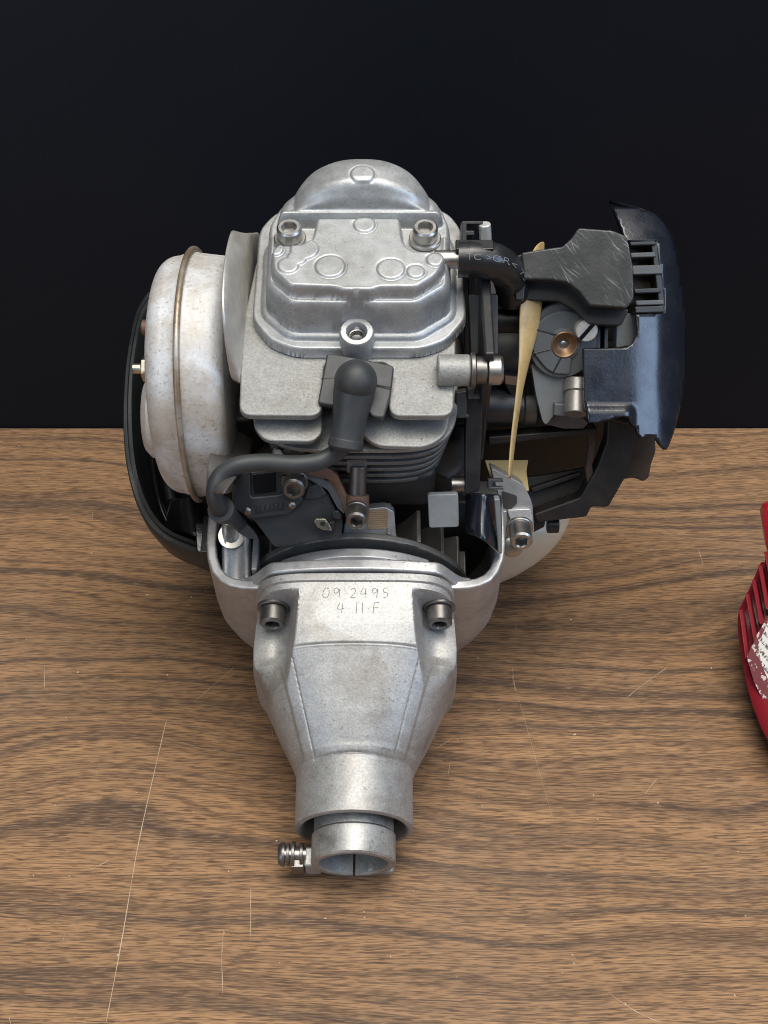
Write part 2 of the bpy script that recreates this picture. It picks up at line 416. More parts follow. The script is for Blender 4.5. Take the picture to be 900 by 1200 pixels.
for xb in (-32.3, 33.2):
    screw('cap_screw', (xb, -7.6, 29.5), (0, -1, 0), 5.0, 6.8, 'dark_steel', ENGINE, washer=1.4, shank=6)

# handwriting scratched in the collar
def surf_z(x, y): return np.interp(y, [-27, -20, -12, -3.4], [39.8, 41.6, 43.0, 44.2]) * (1 - (abs(x) / 39.) ** 4.6) ** (1 / 4.6) + .02
def scribe():
    G = {'0': [[(.7, .9), (.35, 1), (.05, .6), (.1, .1), (.45, 0), (.7, .4), (.72, .8)]], '9': [[(.7, .75), (.4, 1), (.1, .8), (.2, .5), (.55, .55), (.72, .85), (.62, 0)]],
         '.': [[(.3, .45), (.42, .48)]], '2': [[(.1, .8), (.4, 1), (.65, .8), (.5, .45), (.05, .02), (.7, .08)]], '4': [[(.3, 1), (.05, .4), (.7, .45)], [(.6, .95), (.5, 0)]],
         '5': [[(.7, 1), (.25, .95), (.2, .6), (.6, .5), (.6, .15), (.15, 0)]], '1': [[(.4, 1), (.35, 0)]], 'F': [[(.7, 1), (.25, .95), (.1, 0)], [(.2, .5), (.6, .52)]]}
    mb = MB()
    def word(txt, x0, y0, h, adv, dx=0):
        x = x0
        for ch in txt:
            a = adv * (.55 if ch in '.1' else 1)
            for st in G[ch]:
                pts = [(x + (p[0] * adv * .85 if ch not in '.1' else p[0] * a) + random.uniform(-.1, .1), y0 + p[1] * h) for p in st]
                sp = spline([V(p[0], p[1], 0) for p in pts], 5)
                mb.tube([V(p.x, p.y, float(surf_z(p.x, p.y))) for p in sp], .11, 6)
            x += a
    p = L(378, 701, z=43); q = L(395, 719, z=42)
    word('09.2495', p.x, p.y, 4.0, 4.1); word('4.11.F', q.x, q.y, 4.2, 4.2)
    mb.build('scribed_number', 'ink_grey', housing)
scribe()

# --- tube socket and clamp
mb = MB(); mb.lathe([(15.2, 20), (15.2, -1), (13, -1), (13, 20)], (0, -87, 0), (0, 1, 0), 56, cap0=False, cap1=False)
sock = mb.build('tube_socket', 'stained_aluminium', ENGINE)
def clamp_ring():
    y0, y1 = -88.4, -99.5; N = 72; a0 = math.pi + .035; mb = MB()
    loops = []
    for (ro, y) in ((12.9, y0), (15.4, y0), (15.9, y0 - .5), (15.9, y1 + .7), (15.2, y1), (13.3, y1), (12.7, y1 + .6), (12.7, y0)):
        loops.append([V(ro * math.sin(a), y, ro * math.cos(a)) for a in np.linspace(-math.pi + .035, math.pi - .035, N)])
    mb.loft(loops, False, False, closed=False)
    n = N; m = len(loops)
    mb.f.append(tuple(i * n for i in range(m - 1))); mb.f.append(tuple(i * n + n - 1 for i in range(m - 2, -1, -1)))
    return mb.build('tube_clamp', 'stained_aluminium', ENGINE, weld=True, angle=30)
cl = clamp_ring()
MB().box((-15.5, -95.5, -8), (6.5, 7.5, 11)).build('clamp_ear', 'cast_aluminium', cl, bevel=1)
MB().box((10, -94.5, -13), (10.5, 9, 5)).build('clamp_ear', 'cast_aluminium', cl, bevel=1.2)
MB().box((-21.2, -97.0, -7), (5.0, 5.5, 8.5)).build('clamp_nut', 'dark_steel', cl, bevel=.5)
cs = MB().lathe([(2.6, 0), (2.6, 9)], (-18, -94.5, -3.6), (-1, 0, 0), 20).build('clamp_screw', 'steel', cl)
for i, (xx, r, hh) in enumerate(((-19, 4.2, 1.3), (-22.2, 4.8, 1.2), (-24.2, 4.2, 1.1))):
    MB().lathe([(2, 0), (r, 0), (r, hh), (2, hh)], (xx, -94.5, -3.6), (-1, 0, 0), 28).build('washer', 'dark_steel', cs, bevel=.2)
MB().lathe([(4.4, 0), (4.5, .4), (4.4, 1.4), (3.6, 2.4), (1.4, 2.7), (1.2, 1.8), (.1, 1.7)], (-26, -94.5, -3.6), (-1, 0, 0), 28).build('screw_head', 'dark_steel', cs)

# --- fan housing: an open bowl around the flywheel
def fan_housing():
    mb = MB(); N = 96
    def uprof(inset, ztop, drop=0):
        r = 61 - inset; pts = []
        # from right rim down round the bottom to the left rim
        for a in np.linspace(0, math.pi, N):
            x = r * math.cos(a); z = -(r - 1) * math.sin(a)
            pts.append((x, z))
        pts = [(pts[0][0], ztop), (pts[0][0], ztop * .66), (pts[0][0], ztop * .33)] + pts + [(pts[-1][0], ztop * .33), (pts[-1][0], ztop * .66), (pts[-1][0], ztop)]
        return pts
    rows = []
    for y, ins, zt in ((44, 0, 31), (32, 0, 31.5), (22, .2, 31.8), (14, 1.4, 32), (8, 3.8, 32), (4, 7.2, 32.2), (1.6, 11.3, 32.4), (.4, 16, 32.6), (0, 20, 32.8), (-.15, 25, 32.8), (-.2, 31, 32.8)):
        rows.append([V(p[0], y, p[1]) for p in uprof(ins, zt)])
    mb.grid(rows)
    fh = mb.build('fan_housing', 'shroud_aluminium', ENGINE, solid=4.0, soff=-1, bevel=.9, recalc=True)
    # front wall with an arched top edge
    pts = []
    for x in np.linspace(46.5, -46.5, 70):
        ax_ = abs(x); kk = max(0, min(1, (45 - ax_) / 13)); kk = kk * kk * (3 - 2 * kk); zz = 30.0 + (15.0 - .0028 * ax_ ** 2) * kk; pts.append(V(x, 1.6, zz))
    pts += [V(-46, 1.6, 5), V(-40, 1.6, -10), V(40, 1.6, -10), V(46, 1.6, 5)]
    MB().prism(pts, (0, 5.5, 0)).build('front_wall', 'shroud_aluminium', fh, bevel=1.4, seg=3)
    # inner ring step behind the wall
    pts = []
    for a in np.linspace(R(55), R(125), 50): pts.append(V(51.5 * math.cos(a), 6.4, 51.5 * math.sin(a) - 5.2))
    for a in np.linspace(R(125), R(55), 50): pts.append(V(44 * math.cos(a), 6.4, 44 * math.sin(a) - 5.2))
    MB().prism(pts, (0, 4.5, 0)).build('ring_step', 'shroud_aluminium', fh, bevel=.8)
    return fh
fan = fan_housing()
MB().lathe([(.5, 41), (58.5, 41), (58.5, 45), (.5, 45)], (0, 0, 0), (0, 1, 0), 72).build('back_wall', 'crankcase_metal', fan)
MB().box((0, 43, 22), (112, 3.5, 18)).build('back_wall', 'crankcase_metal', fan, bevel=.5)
# left corner: screw pocket inside the bowl
rows = []
for k in range(9):
    t_ = k / 8; rows.append([L(261 + 34 * t_, py_, z=zz_) + V(0, 0, 3.2 * (2 * t_ - 1) ** 2) for py_, zz_ in ((618, 34), (634, 30.5), (650, 27.5), (668, 25.5), (690, 24.5), (692, 5))])
sheet_pocket = MB().grid(rows).build('screw_pocket', 'cast_aluminium', fan, solid=2.5, soff=-1)
MB().box((-50, 36, 6), (14, 8, 40)).build('corner_block', 'shroud_aluminium', fan, bevel=2.5, seg=3)
s1 = MB().lathe([(5.6, 0), (5.6, 1.6), (3.0, 1.6), (2.8, -3), (.1, -3)], L(272, 629, z=33), (0, -.25, 1), 28).build('washer', 'steel', fan, bevel=.2)
MB().box((-40.2, 15, 27), (2.4, 15, 16)).build('rib', 'shroud_aluminium', fan, bevel=.6)

# --- flywheel
fw = MB().lathe([(8, 14), (47.5, 14), (48, 14.4), (48, 16.6), (47.5, 17), (34, 19.5), (28, 34), (8, 34)], (0, 0, 0), (0, 1, 0), 96).build('flywheel', 'fin_dark', ENGINE, bevel=.4)
for i in range(22):
    a = R(i * 360 / 22 + 4)
    if R(74) < a < R(112): continue
    rad = V(math.cos(a), 0, math.sin(a)); tan = V(-math.sin(a), 0, math.cos(a))
    rows = []
    for k in range(6):
        t = k / 5; r = 26 + 20.5 * t; off = tan * (3.0 * t * t)
        rows.append([rad * r + off + V(0, 18.0, 0), rad * r + off + V(0, 36 - 3 * t, 0)])
    MB().grid(rows).build('blade', 'flywheel_metal', fw, solid=1.7, soff=0, bevel=.35)
# magnet shoe with its laminations
plate('magnet_shoe', [(400, 640), (404, 612), (430, 596), (452, 594), (462, 600), (464, 628), (466, 642), (430, 640)], L(430, 625, z=43), (0, -.8, .6), 6, 'shroud_aluminium', fw, r=1.2, bevel=.5)
for i in range(9):
    y0 = 598.5 + i * 2.45
    plate('lamination', [(431, y0), (454, y0 - .6), (454.5, y0 + 1.6), (431, y0 + 2.2)], L(430, 624, z=43) + V(0, -.6, .5), (0, -.8, .6), 3, 'laminations', fw, bevel=.1)

# --- crankcase and cylinder core
def rbox(x0, x1, y0, y1, z0, z1, r):
    lp = fillet([V(x0, y0, z0), V(x1, y0, z0), V(x1, y1, z0), V(x0, y1, z0)], r); return MB().prism(lp, (0, 0, z1 - z0))
rbox(-64, -38, 58, 124, -45, 66, 8).build('gap_blocker', 'crankcase_metal', ENGINE, bevel=2)  # added dark box, closes the see-through gap between muffler and crankcase
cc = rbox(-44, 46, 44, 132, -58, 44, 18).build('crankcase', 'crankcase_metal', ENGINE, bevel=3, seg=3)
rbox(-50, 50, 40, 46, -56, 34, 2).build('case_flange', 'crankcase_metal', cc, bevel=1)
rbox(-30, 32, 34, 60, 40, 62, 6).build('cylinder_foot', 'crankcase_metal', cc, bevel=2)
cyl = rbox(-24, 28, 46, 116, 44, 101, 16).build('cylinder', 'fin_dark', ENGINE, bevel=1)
def superloop(cx, cy, hx, hy, n, z, N=72):
    out = []
    for i in range(N):
        a = 2 * math.pi * i / N; s, c = math.sin(a), math.cos(a)
        out.append(V(cx + hx * math.copysign(abs(c) ** (2 / n), c), cy + hy * math.copysign(abs(s) ** (2 / n), s), z))
    return out
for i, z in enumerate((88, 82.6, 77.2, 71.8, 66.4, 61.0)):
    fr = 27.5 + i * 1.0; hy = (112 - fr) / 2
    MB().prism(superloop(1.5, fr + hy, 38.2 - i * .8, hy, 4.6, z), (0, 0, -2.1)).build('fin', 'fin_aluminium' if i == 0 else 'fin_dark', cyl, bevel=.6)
# second plate (left half, stands proud) and the big top plate with the notch for the plug
lp = [L(x, y, z=96.5) for x, y in ((297, 470), (297, 500), (310, 516), (366, 517), (377, 508), (378, 470))]
MB().prism(fillet(lp, 5), (0, 0, -2.6)).build('fin', 'fin_aluminium', cyl, bevel=.7)
lp = [L(x, y, z=94.5) for x, y in ((432, 470), (420, 505), (440, 522), (500, 524), (524, 508), (529, 470))]
MB().prism(fillet(lp, 7), (0, 0, -2.4)).build('fin', 'fin_aluminium', cyl, bevel=.7)
lp = [L(x, y, z=104.5) for x, y in ((284, 380), (280, 486), (377, 487), (380, 424), (455, 424), (456, 487), (531, 487), (534, 420))] + [V(40, 116, 104.5), V(-38, 116, 104.5)]
MB().prism(fillet(lp, [2, 5, 5, 3, 3, 5, 5, 2, 10, 10]), (0, 0, -3.2)).build('top_plate', 'fin_aluminium', cyl, bevel=.8)
MB().prism(superloop(1.5, 94, 39, 33, 4.5, 107), (0, 0, -4.0)).build('head_plate', 'fin_aluminium', cyl, bevel=.6)

# --- valve cover, a casting with stepped decks
def valve_cover():
    g = .32; xs = np.arange(-40, 45, g); ys = np.arange(54, 150, g)
    X, Y = np.meshgrid(xs, ys)
    pl = lambda pts: [(p[0], p[1]) for p in pts]
    px = lambda pts, z: [(lambda q: (q.x, q.y))(L(a, b, z=z)) for a, b in pts]
    fl = pl(fillet([V(*p, 0) for p in ((-38.3, 73), (-31, 62), (-21.5, 57.6), (25.5, 57.6), (35, 62), (42.5, 73), (42.5, 120), (38, 129), (25, 137), (-20, 137), (-33, 129), (-38.3, 120))], 4))
    body = pl(fillet([V(*p, 0) for p in px(((313, 262), (309, 336), (338, 360), (402, 361), (440, 361), (490, 361), (529, 338), (529, 262)), 125)] + [V(34, 117, 0), V(22, 127, 0), V(12, 131, 0), V(-6, 131, 0), V(-17, 127, 0), V(-29, 117, 0)], 3))
    pxp = ((318, 317), (338, 336), (392, 338), (402, 341), (436, 341), (446, 338), (489, 338), (514, 322), (523, 306), (520, 294), (482, 292), (474, 282), (470, 254), (370, 254), (364, 280), (352, 287), (326, 285), (317, 294))
    plat = pl(fillet([V(*p, 0) for p in px(pxp, 131)], 2.2))
    z = np.full(X.shape, 105.0)
    sdf = sdpoly(X, Y, fl); z += 4.6 * prof(sdf, 1.3)
    # raised bead round the flange foot
    sdb = sdpoly(X, Y, body)
    z += 2.2 * prof(sdb - 2.4, 2.6, 2.0)
    z += (125 - 109.6 - 2.2) * prof(sdb, 2.4, 2.6)
    # shallow ledge then plateau
    sdp = sdpoly(X, Y, plat)
    z += 6.2 * prof(sdp, 1.7, 2.2)
    # rim along the ledge
    z += .9 * np.exp(-((sdb + 2.6) / 1.0) ** 2) * (Y < 99)
    # back ridge and dome
    back = [(p[0], p[1]) for p in fillet([V(*p, 0) for p in ((-29, 104.2), (34, 104.2), (32.5, 116), (21, 125.5), (11, 129.5), (-5, 129.5), (-16, 125.5), (-27.5, 116))], 3)]
    z += (5.4 - 2.8 * sstep(np.abs(X - 2.5), 20, 32) * sstep(Y, 106, 112)) * prof(sdpoly(X, Y, back), 3.4, 2.0)
    z += 1.1 * np.exp(-((Y - 106.4) / 1.1) ** 2) * prof(sdpoly(X, Y, back), 3)
    z -= .7 * np.exp(-((Y - 109.8) / 1.5) ** 2) * prof(sdpoly(X, Y, back), 3)
    cx = 3.0
    arcx = np.clip(1 - (np.abs(X - cx) / 25.5) ** 2.0, 0, 1) ** .85
    fr = np.clip((Y - 107.6) / 7.0, 0, 1); fr = np.sqrt(1 - (1 - fr) ** 2)
    bk = np.clip((132 - Y) / 14.0, 0, 1); bk = np.sqrt(1 - (1 - bk) ** 2)
    ddome = 10.8 * arcx * fr * bk
    z += ddome
    sh = sdpoly(X, Y, [(-31, 110), (35, 110), (30, 127), (17, 138), (-12, 138), (-25, 127)])
    z += .1 * prof(sh, 9, 2.0)
    # round ejector marks
    def mark(a, b, r, zz, h, w_=.7):
        q = L(a, b, z=zz); d = np.sqrt((X - q.x) ** 2 + (Y - q.y) ** 2)
        return h * sstep(r - d, -w_ / 2, w_ / 2) - .35 * np.exp(-((d - r) / .45) ** 2)
    for a, b, r in ((427, 264, 4.2), (387, 313, 5.6), (458, 316, 5.2), (487, 319, 3.4), (322, 293, 3.4), (510, 305, 3.4)):
        z += mark(a, b, r, 131, .55)
    m1 = np.maximum(mark(357, 293, 5.4, 131, .7), mark(338, 312, 4.0, 131, .7)); m1 = np.maximum(m1, mark(348, 303, 3.8, 131, .7)); z += m1
    z += mark(425, 206, 4.6, 140.3, .5) * (Y > 112)
    # hollows round the two screws, arch above the front boss
    for a in ((340, 279), (498, 279)):
        q = L(*a, z=125.5); d = np.sqrt((X - q.x) ** 2 + (Y - q.y) ** 2)
        z = np.where(d < 6.6, np.minimum(z, 125.5 + 6.2 * sstep(d, 5.9, 6.6)), z)
    q = L(418, 386, z=117); d = np.sqrt((X - q.x) ** 2 + ((Y - q.y) * 1.35) ** 2)
    z = np.where((d < 8.6), np.where(Y > q.y, np.minimum(z, 115 + 15 * sstep(d, 6.6, 7.6)), z), z)
    gy, gx = np.gradient(sdf, g); o_ = sdf > 0; X = np.where(o_, X - sdf * gx, X); Y = np.where(o_, Y - sdf * gy, Y)
    ny, nx = X.shape
    keep = sdf < .62
    idx = np.arange(nx * ny).reshape(ny, nx)
    k = keep[:-1, :-1] & keep[1:, :-1] & keep[:-1, 1:] & keep[1:, 1:]
    fs = np.stack([idx[:-1, :-1], idx[:-1, 1:], idx[1:, 1:], idx[1:, :-1]], -1)[k]
    used = np.unique(fs); rem = np.zeros(nx * ny, int); rem[used] = np.arange(len(used))
    vs = np.stack([X.ravel(), Y.ravel(), z.ravel()], -1)[used]
    mb = MB(); mb.v = [Vector(p) for p in vs]; mb.f = [tuple(int(q) for q in f) for f in rem[fs]]
    return mb.build('valve_cover', 'cover_aluminium', ENGINE, angle=180, recalc=False)
vc = valve_cover()
for a in ((340, 280), (498, 280)):
    q = L(*a, z=126); screw('cap_screw', (q.x, q.y, 126.9), (0, 0, 1), 4.7, 5.2, 'steel', ENGINE, washer=1.3)
q = L(418, 388, z=116.5)
MB().lathe([(6.5, -12.5), (6.4, -1), (5.8, 0), (4.0, 0), (3.5, -.8), (3.2, -3), (3.2, -9), (.1, -9)], q, (0, -.12, 1), 44).build('screw_boss', 'cover_aluminium', vc)
MB().tube([q + V(2.9 * math.cos(a), 2.9 * math.sin(a), -2.5 - a * .14) for a in np.arange(0, 30, .4)], .35, 6).build('thread', 'steel', vc)
MB().lathe([(3.4, -6), (3.4, 7), (3.9, 7), (3.9, 8)], L(528, 304, z=125), (1, 0, 0), 28).build('breather_nipple', 'steel', vc, bevel=.2)

# --- spark plug boot and ignition lead
bp = L(417, 446, z=113)
plate('boot_flange', [(383, 413), (414, 418), (462, 428), (458, 462), (450, 490), (436, 488), (430, 480), (394, 476), (372, 472), (378, 440)], L(417, 450, z=108.6), (0, -.22, .975), 3.2, 'rubber', ENGINE, r=1.5, bevel=.8)
boot_axis = (L(404, 527, z=97) - bp)
sph = []
path = [bp + boot_axis * t for t in (0, .18, .36, .6, .8, 1.0)]
bt = MB().tube(path, [7.6, 7.4, 6.8, 6.1, 6.1, 6.0], 32)
boot = bt.build('plug_boot', 'rubber', ENGINE, bevel=.8)
MB().lathe([(7.7 * math.cos(a), 7.7 * math.sin(a)) for a in np.linspace(-1.2, 1.55, 22)], bp + V(0, -1, 1), (0, -.62, .78), 36).build('boot_dome', 'rubber', boot)
MB().tube([bp + V(8.05 * math.sin(a) * .98, -1 - 7.6 * math.cos(a) * .62 + 1.0, 1 + 7.6 * math.cos(a) * .78 - .8) for a in np.linspace(-1.2, 1.2, 14)], .18, 6).build('mould_line', 'rubber', boot)
for sx_ in (-1, 1):
    MB().tube([L(417 + sx_ * 24, 447 + sx_ * 4, z=109.0), L(417 + sx_ * 41, 449 + sx_ * 5, z=109.0)], .22, 6).build('mould_line', 'black_plastic', boot)
MB().tube([path[-1] - boot_axis * .17, path[-1] - boot_axis * .02], [6.3, 6.5], 28).build('boot_collar', 'rubber', boot, bevel=.7)
lead_px = [(406, 518, 97), (393, 531, 92), (372, 541, 91), (345, 544, 91), (310, 542, 91), (280, 545, 91), (260, 556, 89), (252, 574, 86), (255, 592, 80), (266, 602, 69), (280, 612, 56)]
lead = MB().tube(spline([L(a, b, z=c) for a, b, c in lead_px], 9), 3.3, 20).build('ignition_lead', 'rubber', ENGINE)
MB().lathe([(3.3, -1), (5.0, -.6), (5.0, 2.6), (4.2, 3.2), (3.3, 3.2)], L(259, 597, z=76), L(270, 606, z=64) - L(256, 594, z=79), 26).build('lead_collar', 'rubber', lead)

# --- ignition module
ip = L(335, 600, z=63); inn = V(0, -.72, .69)
mod = plate('ignition_module', [(272, 566), (281, 553), (324, 550), (372, 562), (386, 580), (400, 612), (400, 631), (360, 636), (322, 642), (298, 611), (272, 597)], ip, inn, 17, 'module_plastic', ENGINE, r=1.2, bevel=.9, seg=3)
plate('raised_cover', [(273, 567), (282, 554), (293, 552), (294, 583), (326, 580), (344, 574), (356, 586), (338, 603), (294, 608), (273, 596)], ip + inn * 3.6, inn, 4.4, 'module_plastic', mod, r=1.2, bevel=.7)
plate('raised_cover', [(360, 572), (374, 566), (383, 580), (372, 585), (358, 585)], ip + inn * 1.6, inn, 3, 'module_plastic', mod, r=.8, bevel=.5)
plate('socket_recess', [(296, 556), (323, 553), (324, 576), (298, 580)], ip + inn * .25, inn, 1, 'gloss_black', mod, bevel=.1)
for a, b in ((290, 599), (342, 592)):
    MB().lathe([(1.5, -.5), (1.5, .3), (1.0, .75), (.1, .9)], OP(a, b, ip + inn * 3.6, inn), inn, 18).build('rivet', 'dark_steel', mod)
plate('stamped_panel', [(299, 593), (333, 588), (333, 598), (299, 602)], ip + inn * 3.85, inn, .6, 'black_plastic', mod, bevel=.1)
for i, (x0, x1) in enumerate(((302, 304), (306, 309.5), (312, 315), (317, 320), (322, 325.5), (327, 330.5))):
    yy = 595.5 - i * .62
    plate('stamped_mark', [(x0, yy - 2), (x1, yy - 2.3), (x1, yy + 3.2), (x0, yy + 3.4)], ip + inn * 4.15, inn, .5, 'module_plastic', mod, bevel=.12)
plate('spade_terminal', [(368, 611), (371, 608), (381, 608), (386, 615), (389, 622), (378, 621), (372, 618)], ip + inn * 5.2, inn, .9, 'plated_steel', mod, bevel=.2)
MB().lathe([(.9, 0), (.9, .35), (.1, .35)], OP(378, 613.5, ip + inn * 5.25, inn), inn, 14).build('terminal_hole', 'black_plastic', mod)
plate('terminal_block', [(370, 616), (392, 611), (393, 620), (372, 624)], ip + inn * 2.0, inn, 3, 'module_plastic', mod, bevel=.4)
plate('side_lug', [(389, 600), (396, 598), (401, 604), (398, 609), (391, 608)], ip + inn * 1.5, inn, 6, 'module_plastic', mod, r=.8, bevel=.4)
plate('lead_guard', [(270, 606), (284, 609), (298, 622), (304, 633), (290, 631), (276, 622)], ip + V(0, 1, -4), inn, 8, 'rubber', mod, r=2, bevel=.8)
# coil core legs, screws and posts
leg = plate('core_leg', [(325, 553), (352, 556), (384, 548), (395, 556), (408, 584), (414, 604), (404, 602), (394, 578), (384, 561), (345, 566), (326, 566)], ip + V(0, 2.5, 1.5), inn, 6, 'rusty_steel', ENGINE, r=1.2, bevel=.6)
plate('core_edge', [(352, 557), (374, 561), (387, 566), (399, 586), (404, 603), (396, 596), (384, 574), (366, 564)], ip + V(0, 1.0, 2.0) + inn, inn, 3, 'grey_plastic', leg, r=1, bevel=.5)
screw('cap_screw', OP(345, 566, ip + inn * 1.5, inn), (0, -.80, .45), 4.3, 6.0, 'dark_steel', ENGINE, washer=.9)
screw('cap_screw', L(418, 600, y=14), (0, -.85, .35), 3.9, 6.5, 'dark_steel', ENGINE, washer=.5, shank=8)
pt0 = L(418, 602, y=18); pt1 = L(420, 545, y=30)
post = MB().tube([pt0, pt0.lerp(pt1, .38), pt0.lerp(pt1, .40), pt1], [4.2, 4.2, 3.3, 3.3], 24).build('module_post', 'dark_steel', ENGINE, bevel=.3)
MB().tube([pt0 - V(0, 1.5, 0), pt0.lerp(pt1, .40)], 4.6, 24).build('rust_sleeve', 'rusty_steel', post, bevel=.4)
plate('post_head', [(406, 539), (430, 538), (430, 554), (406, 555)], L(418, 546, y=29), (0, -.9, .43), 9, 'fin_dark', post, bevel=.6)
# plastic clip that holds the lead
cp = L(344, 545, z=80)
clip = plate('lead_clip', [(331, 524), (358, 525), (359, 533), (332, 532)], cp + V(0, 0, 3.5), (0, -.6, .8), 5, 'black_plastic', ENGINE, bevel=.5)
plate('clip_pad', [(334, 525.5), (341, 525.5), (341, 530), (334, 529.5)], cp + V(0, -.2, 4.0), (0, -.6, .8), 1, 'grey_plastic', clip, bevel=.2)
plate('clip_pad', [(348, 526), (356, 526.3), (356.5, 530.8), (348.5, 530.5)], cp + V(0, -.2, 4.0), (0, -.6, .8), 1, 'grey_plastic', clip, bevel=.2)
plate('clip_foot', [(329, 554), (357, 556), (357, 559.5), (329, 558)], ip + inn * 2.4, inn, 2, 'gloss_black', clip, bevel=.4)
MB().lathe([(2.2, 0), (2.2, 4), (1.5, 4.6)], L(327, 531, z=80), (0, -.6, .8), 18).build('clip_pin', 'steel', clip)

# --- muffler: two pressed shells and the rolled seam
mc = V(-65.0, 83, 65); RM = 51.0
def drum(name, prof_, mat, parent, sy=1.0, sz=1.0):
    mb = MB(); N = 96; loops = []
    for r, h in prof_:
        lp = []
        for i in range(N):
            a = 2 * math.pi * i / N
            k = 1 + .02 * math.cos(3 * a + .6)
            lp.append(mc + V(h, math.cos(a) * r * k * sy, math.sin(a) * r * k * sz))
        loops.append(lp)
    mb.loft(loops); return mb.build(name, mat, parent, angle=60)
def drumshape(R0, R1, depth, rad, sgn):
    p = [(R0, 0), (R0 - .6, sgn * 2.0)]
    for a in np.linspace(0, math.pi / 2, 14):
        p.append((R1 - rad + rad * math.cos(a), sgn * (depth - rad + rad * math.sin(a))))
    p += [(R1 - rad - 8, sgn * (depth + .8)), (.5, sgn * (depth + 1.0))]
    return p
muf = drum('muffler', drumshape(RM - .8, RM - 2.6, 13.6, 8.0, -1), 'aluminised_steel', ENGINE)
drum('inner_shell', drumshape(RM - .8, RM - 2.4, 16.5, 6, 1), 'aluminised_steel', muf)
seam = MB()
ring = []
for i in range(120):
    a = 2 * math.pi * i / 120; k = 1 + .02 * math.cos(3 * a + .6); ring.append(mc + V(0, math.cos(a) * RM * k, math.sin(a) * RM * k))
ring.append(ring[0])
seam.tube(ring, 1.3, 12, caps=False).build('rolled_seam', 'muffler_seam', muf)
# pressed lobe, stud with nut, brass screws on the outer face
MB().lathe([(17, -6), (16.5, 1), (14, 3.4), (9, 4.4), (.5, 4.6)], L(183, 488, x=-79), (-1, 0, 0), 48).build('pressed_lobe', 'aluminised_steel', muf)
sb = L(180, 432, x=-80.5)
st = MB().lathe([(4.6, -6), (4.6, 0, 'x'), (4.6, 4, 'x'), (3.8, 4.6), (2.2, 4.6), (2.2, 8.0), (1.4, 8.4)], sb, (-1, 0, 0), 36).build('stud_nut', 'plated_steel', muf)
MB().lathe([(6.2, -1), (6.2, .6), (3, .6)], sb, (-1, 0, 0), 28).build('washer', 'plated_steel', st)
MB().lathe([(3.0, -4), (3.0, 1.5), (2.0, 2.2), (.2, 2.2)], L(185, 521, x=-80), (-1, 0, 0), 24).build('cover_screw', 'plated_steel', muf)
MB().lathe([(3.2, -8), (3.2, 1.5), (2.0, 2.2), (.2, 2.2)], L(172, 384, x=-84), (-1, 0, 0), 24).build('cover_screw', 'rusty_steel', muf)

# --- heat shield between muffler and cylinder
def sheet(name, rows, thick, mat, parent, bevel=.3, soff=0, sub=1):
    return MB().grid(rows).build(name, mat, parent, solid=thick, soff=soff, sub=sub, recalc=False) if sub else MB().grid(rows).build(name, mat, parent, solid=thick, soff=soff, bevel=bevel, recalc=False)
rows = []
for (pl_, pr_, py) in ((276, 292, 270), (272, 293, 284), (267, 292, 310), (265, 290, 340), (265, 288, 370), (268, 285, 400), (272, 282, 425), (276, 281, 448)):
    a = L(pl_, py, x=-46.0 + (py - 270) * .012); 
    b = L(pr_, py + 2, x=-41.5); m_ = (a + b) / 2 + V(1.2, -1.0, 0)
    rows.append([a + V(-1.6, 0, 1.0), a, m_, b, b + V(.6, 9, -9), b + V(.6, 26, -24)])
shield = sheet('heat_shield', rows, 1.0, 'shield_steel', ENGINE)
# lower sheet that turns round the cylinder foot
rows = []
for py, xl, xr in ((466, 276, 284), (480, 268, 290), (500, 258, 296), (520, 250, 298), (540, 244, 292), (560, 241, 276), (580, 243, 262)):
    r_ = []
    for k in range(8):
        t_ = k / 7; p = L(xl + (xr - xl) * t_, py, x=-55 + 13 * t_)
        dent = -2.2 * math.exp(-((py - 532 + 26 * (t_ - .7)) / 9) ** 2) * math.exp(-((t_ - .75) / .25) ** 2)
        r_.append(p + V(0, dent * -.8, dent * .6))
    rows.append(r_)
sheet('lower_shield', rows, 1.0, 'dark_sheet', shield)

